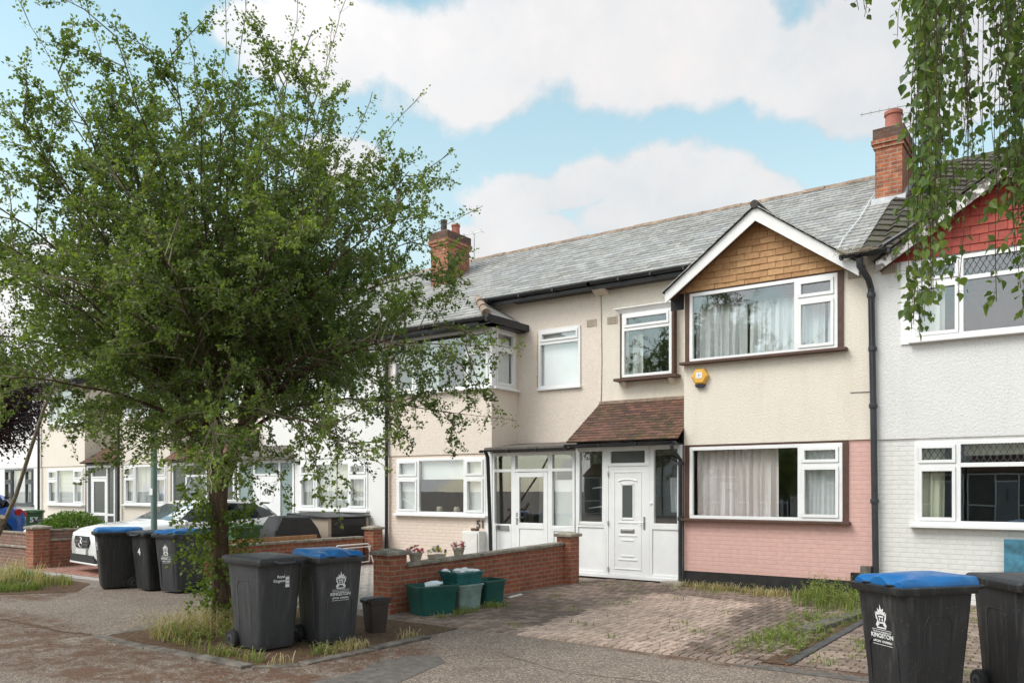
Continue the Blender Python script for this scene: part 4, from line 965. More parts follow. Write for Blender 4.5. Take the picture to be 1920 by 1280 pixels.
# straw nest stuck in the gutter
b = MB(); r_ = random.Random(4)
for i in range(260):
    f = r_.random(); p = Vector((-3.32+.62*f, 13.44+r_.uniform(-.05, .06), 5.425+r_.uniform(-.03, .07)*(1.3-f))); d = Vector((r_.uniform(-1, .6), r_.uniform(-.4, .3), r_.uniform(-.35, .5)))*.10
    b.bar(p, p+d, .004, .004)
setp(b.build('straw_nest', M['stake'], None), 'straw nest stuffed in the gutter between the gables', 'nest')

# ------------------------------------------------------------------ the houses further along
def simple_house(label, X0, X1, wmat, lmat, gwin, uwin, porch, gk, roofx, fr='pvc', bay=None, canopy=None):
    Hs = T('terraced_house', label, 'house', ((X0+X1)/2, 13.9, 0))
    b0, b1 = bay
    b = MB(); wall(b, b0, b1, 2.5, 5.4, DF-.02, [uwin], .1)
    r0, r1 = (X0, b0) if b0-X0 > X1-b1 else (b1, X1)
    rw_ = ((r0+r1)/2-.5, (r0+r1)/2+.5, 3.95, 5.2)
    wall(b, r0, r1, 2.3, 6.0, RF, [rw_], .1)
    for x in (b0, b1): b.poly([(x, DF-.02, 2.5), (x, RF, 2.5), (x, RF, 6.1), (x, DF-.02, 5.4)])
    b.build('upper_wall', M[wmat], Hs)
    b = MB(); wall(b, b0, b1, 0, 2.5, DF, [gwin], .1); b.build('lower_wall', M[lmat], Hs)
    hull(Hs, X0, X1, bay)
    for W, y_, bl, lb in ((gwin, DF-.01, gk, 'ground floor window'), (uwin, DF-.03, gk, 'upstairs bay window')):
        w1, w2 = W[0]+(W[1]-W[0])*.26, W[1]-(W[1]-W[0])*.26; tz = W[2]+.84
        cs = [(W[0], w1, W[2], tz, 1), (W[0], w1, tz, W[3], 1), (w1, w2, W[2], W[3], 0), (w2, W[1], W[2], tz, 1), (w2, W[1], tz, W[3], 1)]
        kd = 'net' if bl in ('net', 'drape_grey') else 'blind'
        window(Hs, *W, y_, cs, fmat=fr, sill=(.09, fr if fr != 'pvc' else 'pvc', .05), behind=[(kd, bl, W[0]+.05, W[1]-.05, W[2]+.03, W[3]-.02, .12)])
    window(Hs, *rw_, RF-.01, [(rw_[0], rw_[1], rw_[2], rw_[3]-.3, 0), (rw_[0], rw_[1], rw_[3]-.3, rw_[3], 1)], fmat=fr, sill=(.06, fr, .03), behind=[('blind', 'blind', rw_[0]+.05, rw_[1]-.05, rw_[2]+.05, rw_[3], .1)])
    g = MB(); u = MB()
    ext = [(b0-.15, yb(13.5)), (b1+.15, yb(13.5)), (b1+.15, 0), (b0-.15, 0)]
    for pl in (main_poly(X0, X1), ext):
        tiles(g, RO, RUX, RUY, pl, .26, .2, .016, .012); plane_poly(u, RO, RUX, RUY, pl)
    zz = EZ+SL*(13.5-EY)
    for x in (b0-.15, b1+.15): u.poly([(x, 13.5, zz-.1), (x, RF, zz-.1), (x, RF, 6.15), (x, 13.5, zz)])
    u.poly([(b0-.15, 13.5, zz-.1), (b1+.15, 13.5, zz-.1), (b1+.15, DF, zz-.1), (b0-.15, DF, zz-.1)])
    roof_rear(u, X0, X1); g.build('roof', M['slate'], Hs); u.build('roof_underlay', M['under'], Hs); ridge(Hs, X0, X1)
    gutter(Hs, b0-.15, b1+.15, 13.44, zz-.03, 'bay_gutter'); gutter(Hs, r0, r1, EY-.06, EZ-.03)
    # porch
    p0, p1, d0, d1, dk, gm = porch
    pr = MB(); y = DF
    posts = sorted({p0, d0, d1, p1})
    for x in posts: pr.box(x-.035, x+.035, y-.02, y+.05, .06, 2.5)
    pr.box(p0+.035, p1-.035, y-.019, y+.05, 2.42, 2.499); pr.box(p0+.035, p1-.035, y-.018, y+.05, .03, .09)
    pr.box(d0+.035, d1-.035, y-.018, y+.05, 2.08, 2.14)
    side = [(a, c) for a, c in zip(posts, posts[1:]) if not (a == d0 and c == d1)]
    for a, c in side: pr.box(a+.035, c-.035, y-.017, y+.05, .86, .93)
    po = pr.build('porch', M['pvc'], Hs)
    g = MB()
    for a, c in side: g.box(a+.03, c-.03, y+.02, y+.03, .92, 2.43); g.box(a+.03, c-.03, y+.02, y+.03, .08, .87)
    g.box(d0+.03, d1-.03, y+.02, y+.03, 2.13, 2.43); g.build('pane', M[gm], po)
    q = MB(); q.poly([(p0, RF, 0), (p1, RF, 0), (p1, RF, 2.55), (p0, RF, 2.55)]); q.box(p0-.04, p1+.04, y-.05, RF, 2.505, 2.56); q.build('porch_interior', M['room'], po)
    dr = MB(); a, c = d0+.04, d1-.04
    if dk == 'glazed':
        dr.box(a, a+.09, y-.02, y+.03, .1, 2.07); dr.box(c-.09, c, y-.02, y+.03, .1, 2.07); dr.box(a+.09, c-.09, y-.02, y+.03, 1.97, 2.07); dr.box(a+.09, c-.09, y-.02, y+.03, .86, .96); dr.box(a+.09, c-.09, y-.02, y+.03, .1, .2)
        do = dr.build('front_door', M['pvc'], Hs)
        g = MB(); g.box(a+.085, c-.085, y, y+.01, .95, 1.98); g.box(a+.085, c-.085, y, y+.01, .19, .87); g.build('pane', M['obscure'], do)
    else:
        dr.box(a, c, y-.015, y+.035, .1, 2.07); do = dr.build('front_door', M['grey_door' if dk == 'grey' else 'pvc'], Hs)
        q = MB(); cx = (a+c)/2
        if dk == 'fan':
            for i in range(4):
                t0, t1 = R(8+43*i), R(8+43*i+34)
                q.poly([(cx+.06*math.cos(t0), y-.018, 1.55+.06*math.sin(t0)), (cx+.2*math.cos(t0), y-.018, 1.55+.2*math.sin(t0)), (cx+.2*math.cos((t0+t1)/2), y-.018, 1.55+.2*math.sin((t0+t1)/2)), (cx+.2*math.cos(t1), y-.018, 1.55+.2*math.sin(t1)), (cx+.06*math.cos(t1), y-.018, 1.55+.06*math.sin(t1))])
            q.build('fan_light', M['obscure'], do)
            q = MB(); q.box(cx-.27, cx+.27, y-.022, y-.014, 1.9, 1.93); q.box(cx-.27, cx-.25, y-.022, y-.014, 1.42, 1.9); q.box(cx+.25, cx+.27, y-.022, y-.014, 1.42, 1.9); q.box(cx-.27, cx+.27, y-.022, y-.014, 1.39, 1.42); q.build('door_moulding', M['pvc'], do)
        else:
            q.box(cx-.05, cx+.05, y-.018, y-.014, 1.1, 1.75); q.build('door_glass', M['obscure'], do)
            q = MB(); q.tube([(c-.12, y-.06, .9), (c-.12, y-.06, 1.6)], .014, 8); q.build('door_handle', M['steel'], do)
    if canopy:
        x0, x1, xt0, xt1, mt_ = canopy
        g = MB(); cl_ = math.hypot(1.15, .86); pl = [(x0, 0), (x1, 0), (xt1, cl_), (xt0, cl_)]
        tiles(g, (0, 13.68, 2.58), (1, 0, 0), (0, 1.15, .86), pl, .165, .1, .012, .004, tonef=(lambda x, y: random.random()*.5) if mt_ == 0 else (lambda x, y: .6+.4*random.random()))
        ca = g.build('canopy', M['canopy_tile'], Hs)
        q = MB(); plane_poly(q, (0, 13.68, 2.58), (1, 0, 0), (0, 1.15, .86), pl)
        for xx, xt in ((x0, xt0), (x1, xt1)): q.poly([(xx, 13.68, 2.56), (xt, RF, 3.44), (xt, RF, 2.56)])
        q.build('canopy_underside', M['under'], ca)
    else:
        q = MB(); q.prism([(p0-.06, 13.68, 2.58), (p0-.06, RF, 2.95), (p0-.06, RF, 2.88), (p0-.06, 13.68, 2.5)], (p1-p0+.12, 0, 0)); q.build('porch_roof', M['felt'], Hs)
    return Hs
h53 = simple_house('bright white painted terraced house behind the hawthorn with fanlight door', -19.25, -13.55, 'white_paint', 'white_paint', (-16.61, -14.15, 1.22, 2.40), (-16.6, -14.2, 3.95, 5.2), (-19.15, -16.85, -18.45, -17.4, 'fan', 'frost_teal'), 'net', 0, bay=(-16.8, -13.55))
h55 = simple_house('pale cream terraced house with grey front door and lace curtained window', -25.25, -19.25, 'cream_paint', 'cream_paint', (-24.95, -22.60, 1.25, 2.47), (-24.9, -22.7, 3.95, 5.2), (-22.3, -19.35, -21.6, -20.6, 'grey', 'obscure'), 'drape_grey', 0, bay=(-25.25, -22.42), canopy=(-22.5, -19.3, -22.0, -19.5, 1))
h57 = simple_house('pale cream terraced house with fully glazed white porch door beside the round shrub', -30.6, -25.25, 'cream_paint', 'cream_paint', (-29.95, -27.5, 1.2, 2.42), (-29.9, -27.5, 3.95, 5.2), (-27.25, -25.55, -26.95, -26.0, 'glazed', 'obscure'), 'slats', 0, bay=(-30.6, -27.4), canopy=(-27.35, -25.4, -26.6, -25.4, 0))
h59 = simple_house('white terraced house with dark grey window frames at the left edge', -36.2, -30.6, 'white_paint', 'white_paint', (-33.3, -31.05, 1.15, 2.46), (-33.3, -31.1, 3.9, 5.2), (-36.1, -34.2, -35.6, -34.6, 'grey', 'obscure'), 'slats', 0, fr='anthracite', bay=(-34.0, -30.6))
for hh, x in ((h57, -30.45), (h55, -25.15)):
    pipe(hh, [(x, 13.8, 5.2), (x, 13.8, .05)], .04)

# ------------------------------------------------------------------ garden walls
def garden_wall(name, label, p, q, h, mat='red_brick', cop=.055, th=.11, raise_=None, h2=None, group=None):
    h2 = h if h2 is None else h2
    p, q = Vector((*p, 0)), Vector((*q, 0)); b = MB()
    sd = (q-p).normalized().cross(Vector((0, 0, 1)))*th; b.prism([p-sd/2-Vector((0, 0, .06)), q-sd/2-Vector((0, 0, .06)), q-sd/2+Vector((0, 0, h2)), p-sd/2+Vector((0, 0, h))], sd)
    o = b.build(name, M[mat]); setp(o, label, 'wall', group)
    c = MB(); d = (q-p).normalized(); n = int((q-p).length/.9)+1; L_ = (q-p).length/n
    for i in range(n):
        a = p+d*(L_*i+.003); e = p+d*(L_*(i+1)-.003); dz = random.uniform(-.003, .003); c.bar(a+Vector((0, 0, h+(h2-h)*i/n+cop/2+dz)), e+Vector((0, 0, h+(h2-h)*(i+1)/n+cop/2+dz)), th+.08, cop)
    c.build('coping', M['coping'], o, bevel=.012)
    if raise_:
        r = MB(); z = Vector((0, 0, h+cop+raise_/2)); r.bar(p+z, q+z, th*.9, raise_); r.build('raised_courses', M['brown_wall_brick'], o)
        z = Vector((0, 0, h+cop+raise_+.02)); r = MB(); r.bar(p+z, q+z, th+.03, .035); r.build('top_coping', M['coping'], o)
    return o
def pier(parent, x, y, h, w=.33):
    b = MB(); b.box(x-w/2, x+w/2, y-w/2, y+w/2, -.03, h); o = b.build('pier', M['red_brick'], parent)
    c = MB(); c.loft([[(x-w/2-.045, y-w/2-.045, h), (x+w/2+.045, y-w/2-.045, h), (x+w/2+.045, y+w/2+.045, h), (x-w/2-.045, y+w/2+.045, h)], [(x-w/2-.045, y-w/2-.045, h+.05), (x+w/2+.045, y-w/2-.045, h+.05), (x+w/2+.045, y+w/2+.045, h+.05), (x-w/2-.045, y+w/2+.045, h+.05)], [(x-.05, y-.05, h+.09), (x+.05, y-.05, h+.09), (x+.05, y+.05, h+.09), (x-.05, y+.05, h+.09)]]); c.build('pier_cap', M['coping'], o, bevel=.008)
w1 = garden_wall('garden_wall', 'red brick garden wall with mossy coping between block drive and flower pots', (-8.0, 8.56), (-8.0, 12.75), .63, h2=.71); pier(w1, -8.11, 8.40, .81); pier(w1, -7.93, 12.9, .86, .3)
w2 = garden_wall('garden_wall', 'red brick garden wall beside the black slatted storage box', (-13.75, 8.6), (-13.75, 13.3), .60); pier(w2, -13.62, 13.55, .80, .3)
w3 = garden_wall('garden_wall', 'red brick garden wall with raised brown top running back from pier beside white car', (-18.9, 8.7), (-18.9, 13.6), .58, raise_=.17); pier(w3, -18.9, 8.55, .86, .34)
w4 = garden_wall('garden_wall', 'brown brick front garden wall with pale stripe below the blue car', (-19.1, 8.55), (-27, 8.55), .42, 'brown_wall_brick', raise_=.26)

# ------------------------------------------------------------------ text and emblems
def text_mesh(s, size, mat, parent, mtx, name, bold=0, ext=.0015):
    cu = bpy.data.curves.new('txt', 'FONT'); cu.body = s; cu.size = size; cu.align_x = 'CENTER'; cu.extrude = ext; cu.offset = bold
    o = bpy.data.objects.new('txt', cu); COL.objects.link(o)
    dg = bpy.context.evaluated_depsgraph_get(); me = bpy.data.meshes.new_from_object(o.evaluated_get(dg))
    bpy.data.objects.remove(o); bpy.data.curves.remove(cu)
    me.transform(mtx); me.materials.clear(); me.materials.append(mat)
    r = bpy.data.objects.new(name, me); COL.objects.link(r); r.parent = parent; return r
def face_mtx(o, right, up):
    r = Vector(right).normalized(); u = Vector(up).normalized(); n = r.cross(u)
    m = Matrix.Identity(4)
    for i, v in enumerate((r, u, n)): m[0][i], m[1][i], m[2][i] = v
    m[0][3], m[1][3], m[2][3] = o; return m
NUM = text_mesh('51', .235, M['felt'], H2, Matrix.Translation(-Vector(H2.location)) @ face_mtx((-10.74, DF-.012, .90), (1, 0, 0), (0, 0, 1)), 'house_number', .004, .008)

# ------------------------------------------------------------------ wheeled bins
def rrect(x0, x1, y0, y1, z, r, n=5):
    P = []
    for cx, cy, a0 in ((x1-r, y1-r, 0), (x0+r, y1-r, 90), (x0+r, y0+r, 180), (x1-r, y0+r, 270)):
        for i in range(n): a = R(a0+90*i/(n-1)); P.append((cx+r*math.cos(a), cy+r*math.sin(a), z))
    return P
def wheelie_bin(label, loc, yaw, lid='blue', mat='bin', front_mark='crest', group='wheeled bins on the street', number=None, arch=True, sidepanel=True, H=1.0):
    t = T('wheeled_bin', label, 'bin', (0, 0, 0), group)
    # front is -y
    sec = [(.03, .215, -.26, .235, .04), (.10, .225, -.275, .26, .045), (.30, .232, -.29, .275, .05), (.62, .250, -.32, .30, .05), (.86, .262, -.342, .32, .05), (.94, .266, -.35, .325, .05), (.955, .272, -.355, .33, .04)]
    b = MB(); b.loft([rrect(-hx, hx, y0, y1, z, r) for z, hx, y0, y1, r in sec]); body = b.build('body', M[mat], t, smooth=True)
    fy = lambda z: -.267-.083*(z-.06)/.88
    sx = lambda z: .218+.048*(z-.06)/.88
    q = MB()
    if arch:
        pts = [(-.15, .10), (-.15, .50), (-.13, .535), (-.09, .555), (.09, .555), (.13, .535), (.15, .50), (.15, .10)]
        q.tube([(x, fy(z)-.002, z) for x, z in pts], .009, 6)
    if sidepanel:
        for sg in (-1, 1):
            pts = [(-.13, .12), (-.14, .70), (-.11, .76), (.08, .76), (.12, .70), (.11, .12)]
            q.tube([(sg*(sx(z)-.002), y, z) for y, z in pts], .008, 6)
    if q.f: q.build('moulded_rib', M[mat], body, smooth=True)
    b = MB(); b.loft([rrect(-.288, .288, -.385, .345, .93, .03), rrect(-.298, .298, -.395, .35, .945, .035), rrect(-.300, .300, -.398, .352, .985, .035), rrect(-.285, .285, -.38, .34, .992, .03)]); b.build('rim', M[mat], t, smooth=True)
    # lid
    lm = {'blue': 'bin_blue', 'black': mat, 'green': 'bin_green'}[lid]
    nx, ny = 22, 26; x0, x1, y0, y1 = (-.262, .262, -.36, .37) if lid == 'blue' else (-.296, .296, -.40, .38)
    def zt(fx, fy_):
        e = min(fx, 1-fx)*2; ed = min(1, e/.18)*1.0
        ef = min(1, fy_/.10); z = .03+.042*math.sqrt(max(0, 1-(1-ed)**2))*(.55+.45*math.sqrt(max(0, 1-(1-ef)**2)))
        if lid == 'blue':
            for gx in (.25, .75): z -= .045*math.exp(-((fx-gx)/.12)**2-((fy_-.02)/.16)**2)
            z += .016*math.exp(-((fx-.5)/.16)**2)*(1-fy_)
            for gx in (.04, .96): z -= .03*math.exp(-((fx-gx)/.10)**2-((fy_-.42)/.20)**2)
            z += .01*math.sin(fy_*PI)
        else:
            z = .006+(z-.03)*.62; z += .010*math.exp(-((fx-.5)/.3)**2)*math.sin(fy_*PI)
            z -= .012*(1 if .12 < fx < .88 and .15 < fy_ < .8 else 0)*-.5
        return z
    b = MB(); P = [[(x0+(x1-x0)*i/nx, y0+(y1-y0)*j/ny, .985+zt(i/nx, j/ny)) for i in range(nx+1)] for j in range(ny+1)]
    for j in range(ny):
        for i in range(nx): b.poly([P[j][i], P[j][i+1], P[j+1][i+1], P[j+1][i]])
    edge = [P[0][i] for i in range(nx+1)]+[P[j][nx] for j in range(1, ny+1)]+[P[ny][i] for i in range(nx-1, -1, -1)]+[P[j][0] for j in range(ny-1, 0, -1)]
    zb = .968 if lid != 'blue' else .99
    for a, c in zip(edge, edge[1:]+edge[:1]): b.poly([a, c, (c[0], c[1], zb), (a[0], a[1], zb)])
    L_ = b.build('lid', M[lm], t, smooth=True)
    if lid != 'blue':
        q = MB(); q.tube([(-.13, -.40, .975), (-.09, -.435, .955), (.09, -.435, .955), (.13, -.40, .975)], .018, 8); q.build('lid_grip', M[lm], L_, smooth=True)
    else:
        for s_ in (-1, 1):
            q = MB(); q.lathe([(.055, 0), (.05, .003)], (s_*.13, -.345, 1.002), n=14); q.build('lid_grip', M['bin_dark'], L_, smooth=True)
    b = MB(); b.tube([(-.24, .345, .97), (-.24, .43, .975), (.24, .43, .975), (.24, .345, .97)], .017, 8); b.tube([(0, .345, .97), (0, .43, .975)], .014, 8); b.build('handle', M[mat], t, smooth=True)
    for sg in (-1, 1):
        w = MB(); w.lathe([(.03, -.028), (.095, -.028), (.102, -.018), (.102, .018), (.095, .028), (.03, .028)], (sg*.255, .225, .102), 'x', 24); wo = w.build('wheel', M['rubber'], t, smooth=True)
        w = MB(); w.lathe([(.062, .0), (.058, sg*.031), (.03, sg*.034), (.028, sg*.026), (.001, sg*.026)], (sg*.255, .225, .102), 'x', 20); w.build('hub', M['bin'], wo, smooth=True)
    b = MB(); b.tube([(-.25, .225, .102), (.25, .225, .102)], .012, 8); b.build('axle', M['steel'], t)
    if front_mark:
        def mt(z, s=.0): return face_mtx((0, fy(z)-.004, z), (1, 0, 0), (0, -.094, 1))
        if front_mark == 'crest':
            q = MB(); F = lambda x, z: (x, fy(z)-.004, z)
            fl = [(-.045, .745), (-.052, .775), (-.03, .765), (-.035, .80), (-.012, .785), (-.004, .835), (.006, .80), (.012, .79), (.034, .805), (.028, .768), (.05, .78), (.045, .745), (0, .755)]
            for i in range(len(fl)): q.poly([F(0, .765), F(*fl[i]), F(*fl[(i+1) % len(fl)])])
            for sg in (-1, 1):
                for pl in ([(.05, .755), (.062, .775), (.056, .72), (.04, .70), (.035, .715)], [(.035, .71), (.06, .665), (.045, .65), (.02, .672)]):
                    q.poly([F(sg*x, z) for x, z in pl])
            for x0_, x1_, z0_, z1_ in ((-.028, .028, .728, .742), (-.022, -.008, .70, .722), (.008, .022, .70, .722), (-.028, .028, .68, .694), (-.05, .05, .64, .652), (-.105, .105, .627, .631), (-.105, .105, .508, .512)):
                q.poly([F(x0_, z0_), F(x1_, z0_), F(x1_, z1_), F(x0_, z1_)])
            q.build('council_crest', M['print'], body)
            text_mesh('THE ROYAL BOROUGH OF', .0165, M['print'], body, mt(.605), 'lettering'); text_mesh('KINGSTON', .048, M['print'], body, mt(.565), 'lettering', .001); text_mesh('UPON THAMES', .030, M['print'], body, mt(.528), 'lettering', .0008)
        elif front_mark == 'royal':
            mt2 = lambda x, z: face_mtx((x, fy(z)-.004, z), (1, 0, 0), (0, -.094, 1))
            text_mesh('Royal', .042, M['print'], body, mt2(-.005, .79), 'lettering', .001); text_mesh('Kingston', .042, M['print'], body, mt2(-.02, .745), 'lettering', .001)
            q = MB()
            for i in range(4): q.box(.055, .10, fy(.75)-.005, fy(.75)+.01, .685+i*.040, .718+i*.040)
            q.build('logo_block', M['print'], body)
        else:
            text_mesh(front_mark, .24 if len(front_mark) > 1 else .16, M['print'], body, mt(.62), 'painted_number', .006)
    t.location = (*loc, 0) if len(loc) == 2 else loc; t.rotation_euler = (0, 0, yaw)
    return t
wheelie_bin('charcoal wheeled bin with matching dark lid, between tree trunk and blue lidded bin', (-7.44, 5.73), R(84), 'black', 'bin', 'royal', arch=False)
wheelie_bin('charcoal wheeled bin with scuffed blue lid between the black lidded bin and brick pier', (-7.12, 6.36), R(74), 'blue', 'bin', 'crest')
wheelie_bin('black wheeled bin with blue lid, leftmost of three in front of white car', (-14.02, 7.68), R(-22), 'blue', 'bin_dark', 'royal', arch=False)
wheelie_bin('black wheeled bin with plain black lid, middle of three in front of white car', (-13.22, 7.95), R(-2), 'black', 'bin_dark', '4', arch=False)
wheelie_bin('charcoal wheeled bin with blue lid, crested front, beside the ivy covered trunk', (-12.6, 8.02), R(8), 'blue', 'bin', 'crest')
wheelie_bin('charcoal wheeled bin with bright blue lid at lower right in front of the pink house', (-1.17, 7.22), R(-38), 'blue', 'bin_dark', 'crest')
wheelie_bin('black wheeled bin with grey lid and white painted number at the right edge', (-.46, 7.98), R(36), 'black', 'bin_dark', '49', arch=False)
wheelie_bin('dark green wheeled bin with white painted 57 beside the blue car', (-29.2, 13.1), R(62), 'green', 'bin_green', '57', arch=False, sidepanel=False)
gb = wheelie_bin('dark green wheeled bin with bright green sticker behind the hawthorn trunk', (-14.25, 10.45), R(70), 'green', 'bin_green', None, arch=False, sidepanel=False)
b = MB(); b.box(-.05, .05, -.345, -.28, .62, .9); st = b.build('sticker', M['green_print'], gb)
wheelie_bin('small black lidded bin beside the round green shrub', (-27.6, 12.9, -.28), R(20), 'black', 'bin_dark', None, arch=False, sidepanel=False)

# ------------------------------------------------------------------ recycling boxes, caddy, pots
def recycling_box(label, loc, yaw, mat, L_=.56, W=.40, H=.33, lip=True, group='recycling boxes by the brick wall'):
    t = T('recycling_box', label, 'box', (0, 0, 0), group); b = MB(); k = .87; th = .012
    rings = [rrect(-L_/2*k, L_/2*k, -W/2*k, W/2*k, 0, .04), rrect(-L_/2*.96, L_/2*.96, -W/2*.96, W/2*.96, H*.74, .045), rrect(-L_/2, L_/2, -W/2, W/2, H*.78, .045), rrect(-L_/2*1.01, L_/2*1.01, -W/2*1.01, W/2*1.01, H, .045),
             rrect(-L_/2*1.01+th, L_/2*1.01-th, -W/2*1.01+th, W/2*1.01-th, H, .04), rrect(-L_/2*.97+th, L_/2*.97-th, -W/2*.97+th, W/2*.97-th, H*.7, .04), rrect(-L_/2*k+th, L_/2*k-th, -W/2*k+th, W/2*k-th, th, .035)]
    b.loft(rings); b.build('tub', M[mat], t, smooth=True)
    b = MB(); o = [rrect(-L_/2*1.01, L_/2*1.01, -W/2*1.01, W/2*1.01, H-.022, .045), rrect(-L_/2*1.01-.02, L_/2*1.01+.02, -W/2*1.01-.02, W/2*1.01+.02, H-.022, .055), rrect(-L_/2*1.01-.02, L_/2*1.01+.02, -W/2*1.01-.02, W/2*1.01+.02, H+.002, .055), rrect(-L_/2*1.01+.004, L_/2*1.01-.004, -W/2*1.01+.004, W/2*1.01-.004, H+.003, .045)]
    b.loft(o+[o[0]], False, False); b.build('rim', M[mat], t, smooth=True)
    t.location = loc; t.rotation_euler = (0, 0, yaw); return t
Z0 = .012
recycling_box('dark green recycling box holding a milky plastic bottle, nearest the brick pier', (-7.52, 8.62, Z0), R(72), 'box_green', .60, .44, .40)
recycling_box('faded grey green recycling box under the teal one', (-7.48, 9.24, Z0), R(80), 'box_grey', .46, .42, .36)
recycling_box('teal recycling box stacked on the faded grey green box', (-7.50, 9.24, Z0+.30), R(82), 'box_teal', .50, .44, .24)
recycling_box('dark green recycling box at the far end of the row', (-7.50, 9.86, Z0), R(83), 'box_green', .44, .40, .36)
b = MB(); b.lathe([(.02, -.13), (.055, -.125), (.06, -.03), (.05, .05), (.02, .09), (.022, .12)], (0, 0, 0), 'x', 16)
o = b.build('plastic_bottle', M['bottle'], smooth=True); o.location = (-7.46, 8.60, .415); o.rotation_euler = (0, R(-12), R(35)); setp(o, 'milky plastic bottle lying in the nearest dark green box', 'bottle')
b = MB(); r_ = random.Random(2); pts = [(-7.68+.34*r_.random(), 9.07+.36*r_.random()) for i in range(14)]
for x, y in pts: b.lathe([(.01, -.015), (.05, -.01), (.06, .02), (.03, .045), (.005, .05)], (x, y, .53+r_.uniform(-.01, .015)), n=9)
setp(b.build('crumpled_waste', M['print'], smooth=True), 'crumpled white packaging filling the stacked teal box', 'packaging', kind='stuff')
t = T('food_caddy', 'small dark brown food waste caddy standing by the brick pier', 'caddy', (0, 0, 0))
b = MB(); b.loft([rrect(-.10, .10, -.10, .10, 0, .03), rrect(-.13, .13, -.135, .135, .36, .035), rrect(-.13, .13, -.135, .135, .38, .035)]); b.build('body', M['caddy'], t, smooth=True)
b = MB(); b.loft([rrect(-.145, .145, -.15, .15, .36, .035), rrect(-.15, .15, -.155, .155, .40, .035), rrect(-.12, .12, -.125, .125, .425, .03)]); b.build('lid', M['caddy'], t, smooth=True)
b = MB(); b.tube([(-.15, -.02, .36), (-.16, -.13, .42), (0, -.165, .435), (.16, -.13, .42), (.15, -.02, .36)], .009, 6); b.build('handle', M['caddy'], t, smooth=True)
t.location = (-7.12, 7.12, .0); t.rotation_euler = (0, 0, R(70))

def leaf_card(P, D, N_, L_, W_):
    """numpy leaf faces: base P, direction D, normal N_ -> (n,4,3) folded diamond"""
    S = np.cross(D, N_); S /= np.linalg.norm(S, axis=1, keepdims=True)+1e-9
    L_ = np.asarray(L_).reshape(-1, 1); W_ = np.asarray(W_).reshape(-1, 1)
    mid = P+D*L_*.48; up = N_*W_*.18
    return np.stack([P, mid+S*W_*.5+up, P+D*L_, mid-S*W_*.5+up], axis=1)
def unit(a): return a/(np.linalg.norm(a, axis=1, keepdims=True)+1e-9)
def quads_object(name, Q, mat, parent=None, tint=None, off=(0, 0, 0), kind=None):
    n = len(Q); k = Q.shape[1]; me = bpy.data.meshes.new(name)
    me.vertices.add(n*k); me.vertices.foreach_set('co', (Q.reshape(-1, 3)-np.array(off)).astype(np.float32).ravel())
    me.loops.add(n*k); me.loops.foreach_set('vertex_index', np.arange(n*k, dtype=np.int32))
    me.polygons.add(n); me.polygons.foreach_set('loop_start', np.arange(0, n*k, k, dtype=np.int32)); me.polygons.foreach_set('loop_total', np.full(n, k, dtype=np.int32))
    me.update(calc_edges=True); me.materials.append(mat)
    if tint is not None:
        at = me.attributes.new('tint', 'FLOAT', 'FACE'); at.data.foreach_set('value', np.clip(tint, 0, 1).astype(np.float32))
    o = bpy.data.objects.new(name, me); COL.objects.link(o)
    if parent: o.parent = parent
    if kind: o['kind'] = kind
    return o
def flower_pot(label, x, y, cols, trough=False, s=1.0):
    ZP = .687+.08*(y-8.56)/4.19
    t = T('flower_pot', label, 'flower pot', (x, y, ZP), 'flower pots on the garden wall')
    b = MB(); r0 = .07*s; r1 = .095*s; h = .10*s
    if trough: b.loft([rrect(x-.07, x+.07, y-.12, y+.12, ZP, .02), rrect(x-.08, x+.08, y-.14, y+.14, ZP+.06, .02)])
    else: b.lathe([(r0, 0), (r1, h), (r1*1.06, h+.005), (r1*1.06, h+.02), (r1*.9, h+.022)], (x, y, ZP), n=18)
    b.build('basket', M['basket'], t, smooth=True)
    r = random.Random(int(y*100)); n = 30 if not trough else 44; z0 = ZP+(.10*s if not trough else .05)
    fl = MB(); 
    for i in range(n):
        a = r.random()*2*PI; q = math.sqrt(r.random()); fx = x+q*.13*s*math.cos(a)*(1 if not trough else .75); fy = y+q*.14*s*math.sin(a)*(1 if not trough else 1.35); fz = z0+.12*s*(1-q*q*.6)*r.uniform(.4, 1.1)
        fl.m = r.choice(cols); nv = Vector((r.uniform(-1, 1), r.uniform(-1, .3), r.uniform(.2, 1))).normalized(); e = nv.orthogonal().normalized(); f = nv.cross(e)
        c = Vector((fx, fy, fz)); rr = r.uniform(.022, .036)
        for k in range(6):
            t0 = 2*PI*k/6; d0 = e*math.cos(t0)+f*math.sin(t0); d1 = e*math.cos(t0+.5)+f*math.sin(t0+.5); d2 = e*math.cos(t0-.5)+f*math.sin(t0-.5)
            fl.poly([c, c+d2*rr*.6+nv*.004, c+d0*rr+nv*.012, c+d1*rr*.6+nv*.004])
    fl.build('flowers', FL, t)
flower_pot('basket pot of red and pink flowers nearest the brick pier on the wall', -8.02, 8.83, [0, 1, 5, 3, 0, 1, 5], s=1.05)
flower_pot('low trough of yellow and cream flowers, middle of the three on the wall', -8.02, 9.30, [4, 4, 2, 5, 3, 2], True)
flower_pot('basket pot of pink and cream flowers beside the white meter box', -8.02, 9.82, [1, 2, 5, 0, 3, 1], s=.95)
t = T('meter_box', 'white meter box with ajar door on the peach house wall below number', 'meter box', (-10.85, 13.7, 0))
b = MB(); b.box(-11.06, -10.60, 13.66, DF-.003, .28, .84); b.build('cabinet', M['meter'], t, bevel=.008)
b = MB(); b.box(-11.04, -10.64, 13.635, 13.655, .30, .80); b.build('door', M['meter'], t, bevel=.006)
